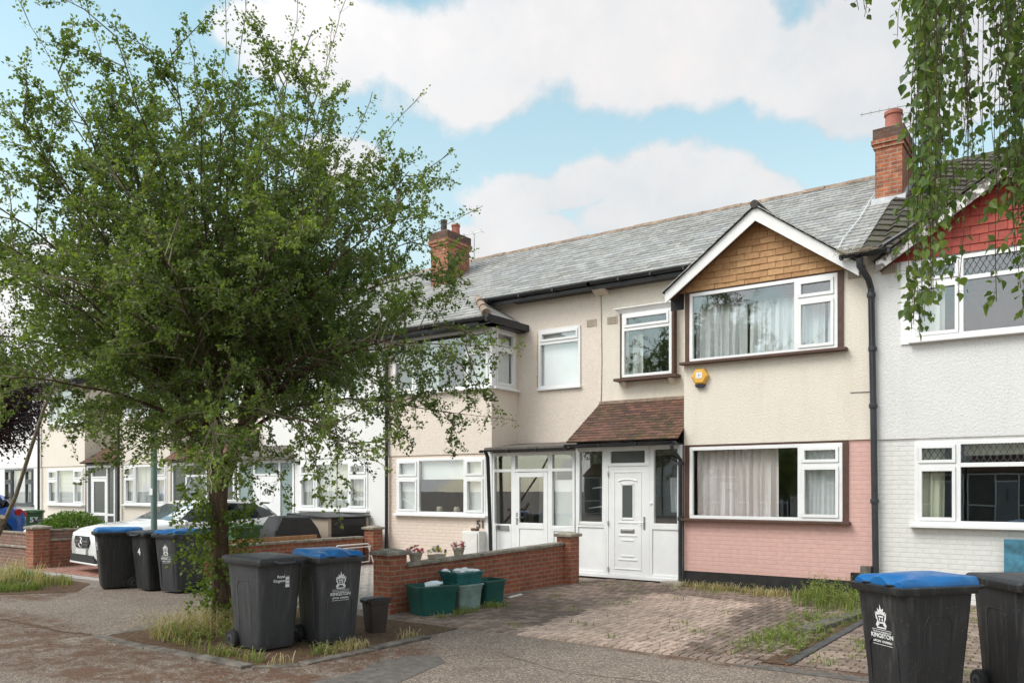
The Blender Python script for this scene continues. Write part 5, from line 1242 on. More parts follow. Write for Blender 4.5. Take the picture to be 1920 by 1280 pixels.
b = MB(); b.box(-10.86, -10.70, 13.70, 13.80, .842, .90); setp(b.build('brick_lump', M['dark_brick'], bevel=.01), 'dark half brick lying on top of the white meter box', 'brick')
b = MB(); b.bar((-8.05+.5, 10.5, .02), (-7.62, 10.95, .02), .05, .02); setp(b.build('timber_offcut', M['white_metal']), 'short white timber offcut on the drive by the wall foot', 'offcut')
b = MB(); b.loft([rrect(-6.42, -5.98, 13.56, 13.80, .0, .05), rrect(-6.40, -6.0, 13.58, 13.78, .07, .05)]); setp(b.build('stone_block', M['coping'], bevel=.015), 'rough stone block lying at the porch downpipe foot', 'stone')
b = MB(); b.box(-3.02, -2.86, 13.74, 13.86, .30, .52); setp(b.build('utility_box', M['felt'], bevel=.006), 'small brown utility box at the foot of the long downpipe', 'utility box')
b = MB(); b.box(-1.06, -.30, 13.70, 13.78, .0, 1.02); setp(b.build('leaning_board', M['blue_board'], bevel=.01), 'worn teal board leaning against the white brick wall', 'board')
t = T('tubular_rack', 'low white tubular metal rack standing against the garden wall behind the bins', 'rack', (-13.45, 12.8, 0))
b = MB(); b.tube([(-13.5, 13.3, .08), (-13.5, 13.32, .44), (-13.5, 13.26, .49), (-13.5, 12.34, .49), (-13.5, 12.28, .44), (-13.5, 12.3, .08), (-13.5, 13.3, .08)], .016, 8); b.build('frame', M['white_metal'], t, smooth=True)
b = MB(); b.tube([(-13.42, 13.28, .43), (-13.42, 12.32, .43)], .013, 6); b.build('rail', M['white_metal'], t, smooth=True)
for y_ in (12.34, 13.26):
    b = MB(); b.tube([(-13.5, y_, .44), (-13.30, y_, .02)], .014, 6); b.build('leg', M['white_metal'], t, smooth=True)
b = MB(); b.box(-11.0, -10.7, 9.4, 9.7, .012, .08); setp(b.build('doormat_roll', M['navy'], bevel=.02), 'small navy blue bundle on the pale paving', 'bundle') if False else None

# storage box, covered barbecue, plank
t = T('storage_box', 'black slatted garden storage box with beige ends against white house', 'storage box', (-14.5, 13.1, 0))
b = MB()
for i in range(4): b.box(-14.10, -14.06, 12.62, 13.74, .28+.195*i, .28+.195*i+.188)
b.box(-15.3, -14.10, 12.66, 13.70, .1, 1.05) ; b.build('front_slats', M['trim'], t, bevel=.004)
b = MB(); b.box(-15.34, -14.05, 12.56, 12.655, .1, 1.08); b.build('end_panel', M['beige'], t); b = MB(); b.box(-15.34, -14.05, 13.75, 13.82, .1, 1.08); b.build('end_panel', M['beige'], t)
b = MB(); b.prism([(-15.4, 12.5, 1.09), (-14.0, 12.5, 1.07), (-14.0, 12.5, 1.10), (-15.4, 12.5, 1.17)], (0, 1.36, 0)); b.build('lid', M['trim'], t, bevel=.006)
b = MB(); rr = random.Random(5)
def wob(P, a): return [(p[0]+rr.uniform(-a, a), p[1]+rr.uniform(-a, a), p[2]+rr.uniform(-a, a)) for p in P]
b.loft([wob(rrect(-14.75, -13.95, 10.95, 12.45, .0, .08, 6), .0), wob(rrect(-14.72, -13.98, 11.0, 12.42, .5, .08, 6), .03), wob(rrect(-14.66, -14.04, 11.1, 12.3, .85, .1, 6), .02), wob(rrect(-14.6, -14.1, 11.3, 12.15, 1.12, .12, 6), .02), wob(rrect(-14.5, -14.2, 11.4, 12.05, 1.15, .1, 6), .01)])
setp(b.build('covered_barbecue', M['black_cover'], smooth=True), 'garden barbecue under a sagging black fabric cover', 'covered barbecue')
b = MB(); b.bar((-13.80, 9.0, .70), (-13.80, 12.0, .70), .05, .09); setp(b.build('timber_plank', M['plank'], bevel=.004), 'long orange brown plank lying along the garden wall top', 'plank')

# ------------------------------------------------------------------ street post, shrub, stakes
t = T('street_post', 'grey green painted metal street post behind the three bins', 'post', (-14.62, 8.72, 0))
b = MB(); b.lathe([(.07, 0), (.07, .9), (.058, .96), (.058, 4.6), (.045, 4.62)], (-14.62, 8.72, 0), n=16); b.build('shaft', M['post'], t, smooth=True)
b = MB(); b.box(-14.67, -14.57, 8.655, 8.67, 1.62, 1.75); b.build('sticker', M['print'], t)

# ------------------------------------------------------------------ cars
def car(label, loc, yaw, paint, L_=4.42, hgt=1.49, plate=True, badge=True):
    t = T('parked_car', label, 'car', (0, 0, 0), 'cars parked in front of the houses'); W = .90
    # stations: y from nose (0) to tail, bottom z, belt z, half width factor, belt crown
    st = [(0.0, .32, .74, .70, .03), (.05, .24, .82, .84, .04), (.22, .20, .90, .95, .05), (.55, .19, .95, .99, .06), (1.05, .19, .985, 1, .08), (1.35, .19, 1.0, 1, .06), (2.0, .19, .995, 1, .03), (2.8, .19, 1.01, 1, .03), (3.5, .20, 1.05, 1, .03), (3.95, .22, 1.06, .975, .03), (4.25, .27, 1.03, .93, .03), (4.38, .36, .95, .84, .02), (4.42, .48, .85, .74, .0)]
    rings = []
    for y, zb, zt, w, cr in st:
        y = y*L_/4.42; w *= W; h = zt-zb
        half = [(0, zb), (w*.80, zb), (w*.95, zb+.10*h), (w*.985, zb+.35*h), (w, zb+.62*h), (w*.985, zb+.80*h), (w*.955, zt-.04), (w*.90, zt), (w*.55, zt+cr*.75), (0, zt+cr)]
        rings.append([(x, y, z) for x, z in half]+[(-x, y, z) for x, z in half[-2:0:-1]])
    b = MB(); b.loft(rings); body = b.build('body', M[paint], t, smooth=True)
    wy = (.86*L_/4.42, 3.55*L_/4.42)
    cut = MB()
    for y in wy:
        for s_ in (-1, 1): cut.lathe([(.36, -.2), (.36, .2)], (s_*.86, y, .33), 'x', 28)
    co = cut.build('cutter', M['trim'], None)
    m = body.modifiers.new('b', 'BOOLEAN'); m.object = co; m.operation = 'DIFFERENCE'; m.solver = 'EXACT'
    dg = bpy.context.evaluated_depsgraph_get(); me = bpy.data.meshes.new_from_object(body.evaluated_get(dg)); body.modifiers.clear(); body.data = me
    bpy.data.objects.remove(co)
    # cabin: belt ring to roof ring
    s = L_/4.42; f = hgt/1.49
    base = [(1.22, .60), (1.36, .80), (1.7, .86), (2.6, .875), (3.6, .855), (4.0, .80), (4.22, .62)]; zbase = [1.05, 1.02, 1.0, 1.0, 1.04, 1.06, 1.06]
    roof = [(2.05, .50), (2.12, .60), (2.3, .645), (2.8, .66), (3.45, .64), (3.72, .60), (3.82, .46)]; zr = [1.44, 1.445, 1.46, 1.475, 1.45, 1.42, 1.40]
    lo = [(x, y*s, z-.02) for (y, x), z in zip(base, zbase)]; hi = [(x, y*s, z*f) for (y, x), z in zip(roof, zr)]
    full = lambda P: P+[(-x, y, z) for x, y, z in P[::-1]]
    b = MB(); b.loft([full(lo), full(hi)], cap0=True, cap1=False)
    H_ = full(hi); top = [(x*.86, y+(.06 if y < 2.6*s else -.06), z+.028) for x, y, z in H_]; b.loft([H_, top], False, True)
    b.build('roof_and_pillars', M[paint], t, smooth=True)
    lerp = lambda p, q, k: tuple(a+(c-a)*k for a, c in zip(p, q))
    def out(p, dx, dy=0): return (p[0]+dx, p[1]+dy, p[2])
    for s_ in (-1, 1):
        g = MB(); lw = [(s_*x, y, z) for x, y, z in lo]; hw = [(s_*x, y, z) for x, y, z in hi]
        A = [lerp(lw[1], hw[1], .12), lerp(lw[2], hw[2], .10), lerp(lw[3], hw[3], .10), lerp(lw[4], hw[4], .12), lerp(lw[5], hw[5], .22)]
        B = [lerp(lw[1], hw[1], .30), lerp(lw[2], hw[2], .90), lerp(lw[3], hw[3], .90), lerp(lw[4], hw[4], .88), lerp(lw[5], hw[5], .55)]
        A[0] = lerp(A[0], A[1], .55); B[0] = lerp(B[0], B[1], .55)
        e = .008*s_
        for a, c, d, h in zip(A, A[1:], B[1:], B): g.poly([out(a, e), out(c, e), out(d, e), out(h, e)])
        g.build('side_window', M['dark_glass'], t)
        q = MB(); m0, m1 = lerp(A[2], A[1], .1), lerp(B[2], B[1], .1); q.bar(out(m0, e*1.3), out(m1, e*1.3), .07, .012, (1, 0, 0)); q.build('door_pillar', M['trim'], t)
        q = MB(); mp = Vector((s_*.93, 1.72*s, 1.02)); q.loft([[tuple(mp+Vector((s_*a_*.09, b_*.05, c_*.07))) for a_, b_, c_ in ((-1, k_, -.6), (1, k_, -.9), (1.1, k_, .5), (-.6, k_, .9))] for k_ in (-1, .6)]); q.build('wing_mirror', M[paint], t, bevel=.02)
        q = MB(); q.loft([[(s_*.46, .09, .66), (s_*.80, .24, .68), (s_*.82, .30, .82), (s_*.52, .13, .80)], [(s_*.47, .015, .665), (s_*.80, .13, .69), (s_*.835, .22, .81), (s_*.54, .05, .79)]]) ; q.build('headlight', M['screen_glass'], t)
        q = MB(); q.loft([[(s_*.86, 4.02*s, .86), (s_*.70, 4.40*s, .80), (s_*.66, 4.40*s, .93), (s_*.80, 4.14*s, 1.05), (s_*.86, 3.98*s, 1.0)], [(s_*.90, 4.04*s, .86), (s_*.74, 4.43*s, .80), (s_*.70, 4.43*s, .93), (s_*.84, 4.17*s, 1.05), (s_*.90, 4.0*s, 1.0)]]); q.build('tail_light', M['tail'], t, bevel=.01)
        q = MB(); q.box(s_*.905-.004, s_*.905+.004, 1.3*s, 3.1*s, .30, .36); q.build('sill_trim', M['trim'], t)
        for y in wy:
            w = MB(); w.lathe([(.20, -.10), (.31, -.10), (.33, -.07), (.33, .07), (.31, .10), (.20, .10)], (s_*.79, y, .33), 'x', 30, caps=False); wo = w.build('wheel', M['rubber'], t, smooth=True)
            r = MB(); r.lathe([(.215, .09*s_), (.20, .098*s_), (.19, .07*s_)], (s_*.79, y, .33), 'x', 30, caps=False)
            for k in range(5):
                a = 2*PI*k/5; r.bar((s_*.875, y+.03*math.cos(a), .33+.03*math.sin(a)), (s_*.875, y+.20*math.cos(a), .33+.20*math.sin(a)), .05, .02, (1, 0, 0))
            r.lathe([(.05, .085*s_), (.04, .1*s_)], (s_*.79, y, .33), 'x', 14); r.build('rim', M['steel'], wo)
            d = MB(); d.lathe([(.19, .02*s_), (.18, .025*s_)], (s_*.79, y, .33), 'x', 20); d.build('brake_disc', M['trim'], wo)
    g = MB(); k0, k1 = .14, .92
    Lw = [lerp(full(lo)[i], full(hi)[i], k0) for i in (1, 0, -1, -2)]; Hw = [lerp(full(lo)[i], full(hi)[i], k1) for i in (1, 0, -1, -2)]
    for i in range(3): g.poly([out(Lw[i], 0, -.012), out(Lw[i+1], 0, -.012), out(Hw[i+1], 0, -.012), out(Hw[i], 0, -.012)])
    g.build('windscreen', M['screen_glass'], t)
    g = MB(); Lw = [lerp(full(lo)[i], full(hi)[i], .2) for i in (5, 6, 7, 8)]; Hw = [lerp(full(lo)[i], full(hi)[i], .85) for i in (5, 6, 7, 8)]
    for i in range(3): g.poly([out(Lw[i], 0, .012), out(Lw[i+1], 0, .012), out(Hw[i+1], 0, .012), out(Hw[i], 0, .012)])
    g.build('rear_window', M['dark_glass'], t)
    q = MB(); q.prism([(-.52, 3.74*s, 1.40), (.52, 3.74*s, 1.40), (.46, 4.02*s, 1.385), (-.46, 4.02*s, 1.385)], (0, 0, .03)); q.build('spoiler', M['trim'], t)
    # nose: grille, badge, plate, lower intake
    q = MB(); F_ = [(-.40, .66), (-.30, .53), (.30, .53), (.40, .66), (.34, .77), (-.34, .77)]; q.loft([[(x, -.03, z) for x, z in F_], [(x, .12, z) for x, z in F_]]); gr = q.build('grille', M['trim'], t)
    for x0_, x1_ in ((-.34, -.11), (.11, .34)):
        q = MB(); q.box(x0_, x1_, -.042, -.028, .655, .675); q.box(x0_*.93, x1_*.93, -.040, -.028, .595, .607); q.build('grille_bars', M['chrome'], gr)
    if badge:
        q = MB(); q.tube([(.10*math.cos(a), -.05, .65+.10*math.sin(a)) for a in [2*PI*i/28 for i in range(29)]], .009, 6)
        for a in (90, 210, 330):
            a = R(a); p = R(60); c = lambda aa, rr: (rr*math.cos(aa), -.05, .65+rr*math.sin(aa)); tip = c(a, .1)
            q.poly([(0, -.062, .65), c(a+p, .024), tip]); q.poly([(0, -.062, .65), tip, c(a-p, .024)])
        q.build('star_badge', M['chrome'], gr, smooth=False)
    q = MB(); q.loft([[(-.66, -.02, .25), (.66, -.02, .25), (.58, -.022, .39), (-.58, -.022, .39)], [(-.70, .16, .24), (.70, .16, .24), (.60, .12, .38), (-.60, .12, .38)]]); q.build('lower_intake', M['trim'], t)
    q = MB(); q.box(-.72, .72, -.01, .12, .19, .235); q.build('lip', M[paint], t, bevel=.015)
    q = MB(); q.box(-.26, .26, -.045, -.004, .40, .51); q.build('number_plate', M['plate'], t)
    q = MB(); q.box(-.24, .24, 4.40*s, 4.44*s, .60, .71); q.build('rear_plate', M['plate'], t)
    t.location = loc; t.rotation_euler = (0, 0, yaw); return t
car('white hatchback parked nose out on the drive of the white house', (-16.95, 8.55, .0), R(-7), 'car_white')
car('bright blue hatchback parked at the left edge beside the green 57 bin', (-27.75, 7.75, .08), R(-3), 'car_blue', 4.1, 1.54, badge=False)

# ------------------------------------------------------------------ trees and plants
def segs_object(name, A, B, ra, rb, mat, parent, off):
    """three-sided tapered twigs from A to B"""
    A, B = np.asarray(A), np.asarray(B); ra = np.asarray(ra)[:, None]; rb = np.asarray(rb)[:, None]
    d = unit(B-A); ref = np.where(np.abs(d[:, 2:3]) < .9, np.array([[0, 0, 1.]]), np.array([[1., 0, 0]])); u = unit(np.cross(d, ref)); v = np.cross(d, u)
    Q = []
    for k in range(3):
        a0, a1 = 2*PI*k/3, 2*PI*(k+1)/3
        w0, w1 = u*math.cos(a0)+v*math.sin(a0), u*math.cos(a1)+v*math.sin(a1)
        Q.append(np.stack([A+w0*ra, A+w1*ra, B+w1*rb, B+w0*rb], axis=1))
    return quads_object(name, np.concatenate(Q), mat, parent, None, off)
def hawthorn(label, base, seed=3):
    g = np.random.default_rng(seed); base = np.array(base, float)
    t = T('hawthorn_tree', label, 'tree', tuple(base))
    right = np.array([math.cos(R(35.5)), math.sin(R(35.5)), 0])
    tr = MB(); tw_a, tw_b, tra, trb = [], [], [], []
    LP, LD, LN, LL, LT = [], [], [], [], []
    fork = base+np.array([-.05, .02, 1.95])
    # fluted, slightly leaning trunk
    rings = []
    for z, r, dx in ((-.05, .18, 0), (.12, .13, .0), (.5, .105, -.01), (1.0, .098, -.03), (1.6, .105, -.05), (1.95, .125, -.05), (2.2, .07, -.05)):
        n = 22; rings.append([(base[0]+dx+r*(1+.16*math.sin(3*a+z*1.2)+.07*math.sin(7*a-z*2))*math.cos(a), base[1]+r*(1+.16*math.sin(3*a+z*1.2)+.07*math.sin(7*a-z*2))*math.sin(a), z) for a in [2*PI*i/n for i in range(n)]])
    tr.loft(rings)
    leaders = []
    for k in range(5):
        a = 2*PI*k/5+.5; L0 = fork+np.array([math.cos(a)*.05, math.sin(a)*.05, -.15]); lp = [L0+np.array([math.cos(a)*.42*q**1.15, math.sin(a)*.42*q**1.15, q])*np.array([1, 1, 1.0])+g.normal(0, .02, 3)*q for q in np.linspace(0, 2.6, 9)]
        leaders.append((a, lp)); tr.tube([tuple(p) for p in lp], list(np.linspace(.062, .022, 9)), 9)
    nl = 64
    for i in range(nl):
        az = i*2.39996+g.uniform(-.25, .25); el = math.radians(9+76*((i+.5)/nl)**.85); el = min(R(86), max(R(0), el+g.uniform(-.06, .06)))
        d = np.array([math.cos(az)*math.cos(el), math.sin(az)*math.cos(el), math.sin(el)]); side = d @ right
        Rl = (3.0+1.75*math.sin(el)**1.6)*g.uniform(.84, 1.04)
        side = d @ right
        Rl *= 1+.07*max(0, side)*math.cos(el)
        lk = min(leaders, key=lambda q: -math.cos(q[0]-az))[1]; q0 = min(.8, max(0, (.05+.55*math.sin(el)*g.uniform(.4, 1.2))))*8; p0 = lk[int(q0)]*(1-q0 % 1)+lk[min(8, int(q0)+1)]*(q0 % 1)
        Rl = max(1.4, Rl-(p0[2]-fork[2])*math.sin(el)*.95)
        p1 = p0+np.array([0, 0, 1])*Rl*.24+d*Rl*.24
        p2 = p0+d*Rl+np.array([0, 0, (-.85 if side > .3 else -.3)*math.cos(el)**2*g.uniform(.2, 1.4)])
        m = 12; path = []
        for k in range(m+1):
            s = k/m; p = (1-s)**2*p0+2*s*(1-s)*p1+s*s*p2+g.normal(0, .022, 3)*s
            path.append(p)
        r0 = g.uniform(.020, .036)
        tr.tube([tuple(p) for p in path], [max(.006, r0*(1-.88*(k/m))) for k in range(m+1)], 7)
        limb_t = g.normal(0, .09)
        ns = int((15+8*Rl/3.5)*(1 if el < .75 else .8))
        for j in range(ns):
            s = .16+.86*(j+g.random()*.8)/ns; s = min(s, .999); k = int(s*m); f = s*m-k
            q = path[k]*(1-f)+path[min(k+1, m)]*f; dd = path[min(k+1, m)]-path[max(k-1, 0)]; dd /= np.linalg.norm(dd)
            rn = g.normal(size=3); rn -= dd*(rn @ dd); rn /= np.linalg.norm(rn)
            sd = dd*g.uniform(.25, .8)+rn*.9+np.array([0, 0, .22*(1 if el > .5 else -.1)]); sd /= np.linalg.norm(sd)
            sl = (.55+.75*g.random())*(1.18-.55*s)*(.75+.25*Rl/4)
            droop = -.14*sl if el < .5 else .03
            e = q+sd*sl+np.array([0, 0, droop]); mid = (q+e)/2+np.array([0, 0, .05*sl])+g.normal(0, .02, 3)
            pts = [q, mid, e]
            tw_a += [q, mid]; tw_b += [mid, e]; tra += [.010, .0065]; trb += [.0065, .003]
            nt = int(5+6*sl)
            for w in range(nt):
                u = .15+.85*(w+.5)/nt; b0 = q+(mid-q)*u*2 if u < .5 else mid+(e-mid)*(u-.5)*2
                rn = g.normal(size=3); rn -= sd*(rn @ sd); rn /= np.linalg.norm(rn)
                td = sd*.65+rn*.8+np.array([0, 0, .12]); td /= np.linalg.norm(td); tl = g.uniform(.10, .30)
                b1 = b0+td*tl+np.array([0, 0, -.02]); tw_a.append(b0); tw_b.append(b1); tra.append(.0035); trb.append(.0015)
                nlv = int(g.integers(16, 29)*(.7+.45*min(1, s+.15)))
                c = b0+(b1-b0)*(g.random((nlv, 1))*.95+.1)+g.normal(0, .018, (nlv, 3)); LP.append(c)
                ld_ = td*.4+g.normal(0, .75, (nlv, 3)); LD.append(unit(ld_))
                LN.append(unit(np.array([0, 0, .75])+g.normal(0, .65, (nlv, 3)))); LL.append(g.uniform(.027, .053, nlv))
                LT.append(np.clip(.34+limb_t+.22*(s-.5)+g.normal(0, .07)+g.normal(0, .16, nlv), 0, 1))
        # a long whippy shoot past the crown's edge
        if g.random() < .75 and el > .15:
            d2 = path[-1]-path[-3]; d2 /= np.linalg.norm(d2); sl = g.uniform(.5, 1.1)+.7*max(0, math.sin(el)-.5)*g.random()*2; q = path[-1]; pp = [q]
            for k in range(1, 9): pp.append(pp[-1]+(d2+np.array([g.normal(0, .12), g.normal(0, .12), g.normal(-.03*k*.3, .08)]))*sl/8)
            for a, b_ in zip(pp, pp[1:]):
                tw_a.append(a); tw_b.append(b_); tra.append(.005); trb.append(.004)
                for z_ in range(2):
                    rn = g.normal(size=3); b1 = a+(b_-a)*g.random()+rn/np.linalg.norm(rn)*.08; tw_a.append(a); tw_b.append(b1); tra.append(.002); trb.append(.0015)
                    nlv = int(g.integers(5, 12)); LP.append(b1+g.normal(0, .03, (nlv, 3))); LD.append(unit(g.normal(0, 1, (nlv, 3)))); LN.append(unit(np.array([0, 0, .6])+g.normal(0, .7, (nlv, 3)))); LL.append(g.uniform(.024, .044, nlv)); LT.append(np.clip(.5+g.normal(0, .16, nlv), 0, 1))
    tr.build('trunk', M['bark'], t, smooth=True)
    segs_object('branches', tw_a, tw_b, tra, trb, M['bark_pale'], t, base)
    P, D, N_, L_, Tn = (np.concatenate(x) for x in (LP, LD, LN, LL, LT))
    quads_object('crown', leaf_card(P, D, N_, L_, L_*g.uniform(.62, .95, len(L_))), M['hawthorn'], t, Tn, base)
    # shoots and ivy round the trunk
    LP, LD, LN, LL, LT = [], [], [], [], []; sa, sb = [], []
    for i in range(120):
        az = g.uniform(0, 2*PI); z = g.uniform(.1, 1.55); a = base+np.array([math.cos(az)*.14, math.sin(az)*.14, z]); out = np.array([math.cos(az), math.sin(az), g.uniform(-.2, .9)])*g.uniform(.12, .46)*(1.15-.35*abs(z-.9))
        b_ = a+out; sa.append(a); sb.append(b_); n = int(g.integers(12, 30)); f = g.random((n, 1))
        LP.append(a+(b_-a)*f+g.normal(0, .035, (n, 3))); LD.append(unit(out*.8+g.normal(0, .35, (n, 3)))); LN.append(unit(np.array([0, 0, .8])+g.normal(0, .55, (n, 3)))); LL.append(g.uniform(.04, .07, n)); LT.append(np.clip(g.normal(.35, .28, n)+.15*(z < 1), 0, 1))
    P, D, N_, L_, Tn = (np.concatenate(x) for x in (LP, LD, LN, LL, LT))
    sh = quads_object('trunk_shoots', leaf_card(P, D, N_, L_, L_*.85), M['sprout'], t, Tn, base)
    return t
haw = hawthorn('spreading green hawthorn tree with ivy clad trunk in the roadside pit', (-8.98, 6.27, 0))

def blob_tree(name, label, base, ctr, rad, n, mat, trunk_r, leaf=(.04, .07), seed=1, path=None, bark='bark', cat='tree'):
    g = np.random.default_rng(seed); base = np.array(base, float); ctr = np.array(ctr, float); rad = np.array(rad, float)
    t = T(name, label, cat, tuple(base)); b = MB()
    path = path or [base, (base*.5+ctr*.5)+g.normal(0, .05, 3), ctr]
    b.tube([tuple(p) for p in path], [trunk_r*(1-.55*i/(len(path)-1)) for i in range(len(path))], 10); sa, sb = [], []
    k = max(24, n//60); P, D, N_, L_, Tt = [], [], [], [], []
    for i in range(k):
        v = g.normal(size=3); v /= np.linalg.norm(v); e = ctr+v*rad*g.uniform(.45, 1.02)**.7
        s = ctr+np.array([0, 0, -rad[2]*.5])+v*rad*.1; mid = (s+e)/2+g.normal(0, .1, 3)*rad; sa += [s, mid]; sb += [mid, e]
        m = n//k; f = g.random((m, 1)); P.append(mid+(e-mid)*f*1.05+g.normal(0, .12, (m, 3))*rad*.9); D.append(unit(v+g.normal(0, .9, (m, 3)))); N_.append(unit(v*.4+np.array([0, 0, .7])+g.normal(0, .6, (m, 3)))); L_.append(g.uniform(*leaf, m)); Tt.append(np.clip(g.normal(.42, .12)+g.normal(0, .17, m), 0, 1))
    b.build('trunk', M[bark], t, smooth=True); ra = [trunk_r*.28, trunk_r*.15]*k; rb = [trunk_r*.15, trunk_r*.05]*k
    segs_object('branches', sa, sb, ra, rb, M[bark], t, base)
    P, D, N_, L_, Tt = (np.concatenate(x) for x in (P, D, N_, L_, Tt))
    quads_object('crown', leaf_card(P, D, N_, L_, L_*.75), M[mat], t, Tt, base); return t
blob_tree('purple_tree', 'dark purple leaved tree at the left edge in front of white house', (-24.2, 9.2, 0), (-23.7, 9.3, 4.35), (1.75, 1.75, 1.75), 16000, 'purple', .11, (.06, .10), 5)
blob_tree('young_tree', 'young street tree with pale mossy trunk leaning right, tied to a stake', (-16.35, 6.3, 0), (-12.9, 6.6, 4.5), (1.15, 1.1, .95), 7000, 'hawthorn', .042, (.03, .05), 6, path=[np.array(p) for p in ((-16.35, 6.3, -.05), (-15.75, 6.3, .55), (-15.25, 6.3, 1.05), (-14.75, 6.32, 1.62), (-14.2, 6.3, 2.35), (-13.75, 6.32, 3.05), (-13.35, 6.4, 3.65), (-12.9, 6.5, 4.5))], bark='bark_pale')
b = MB(); b.tube([(-16.15, 6.1, -.05), (-15.15, 6.12, .86), (-14.78, 6.12, 1.28)], [.055, .052, .05], 10); o = b.build('tree_stake', M['stake'], smooth=True); setp(o, 'short weathered wooden stake tied to the leaning young tree', 'stake')
b = MB(); b.tube([(-15.6, 6.2, 1.02), (-15.28, 6.05, 1.03), (-15.0, 6.05, 1.08), (-15.2, 6.36, 1.12), (-15.5, 6.36, 1.06), (-15.6, 6.2, 1.02)], .018, 6); setp(b.build('tree_tie', M['rubber'], smooth=True), 'black rubber tie looped round the leaning trunk and stake', 'tree tie')
t = T('round_shrub', 'round bright green shrub behind the raised brick wall', 'shrub', (-24.6, 12.1, 0))
g = np.random.default_rng(9); n = 5200; v = unit(g.normal(size=(n, 3))); v[:, 2] = np.abs(v[:, 2])*.9; P = np.array([-24.6, 12.1, .25])+v*np.array([1.0, .95, .85])*g.uniform(.72, 1.06, (n, 1))
quads_object('foliage', leaf_card(P, unit(v+g.normal(0, .6, (n, 3))), unit(v*.5+np.array([0, 0, .6])+g.normal(0, .5, (n, 3))), g.uniform(.06, .11, n), g.uniform(.04, .07, n)), M['shrub'], t, g.normal(.45, .22, n), (-24.6, 12.1, 0))
b = MB()
for i in range(9): a = 2*PI*i/9; b.tube([(-24.6, 12.1, 0), (-24.6+.5*math.cos(a), 12.1+.5*math.sin(a), .7)], [.03, .012], 5)
b.build('stems', M['bark'], t)

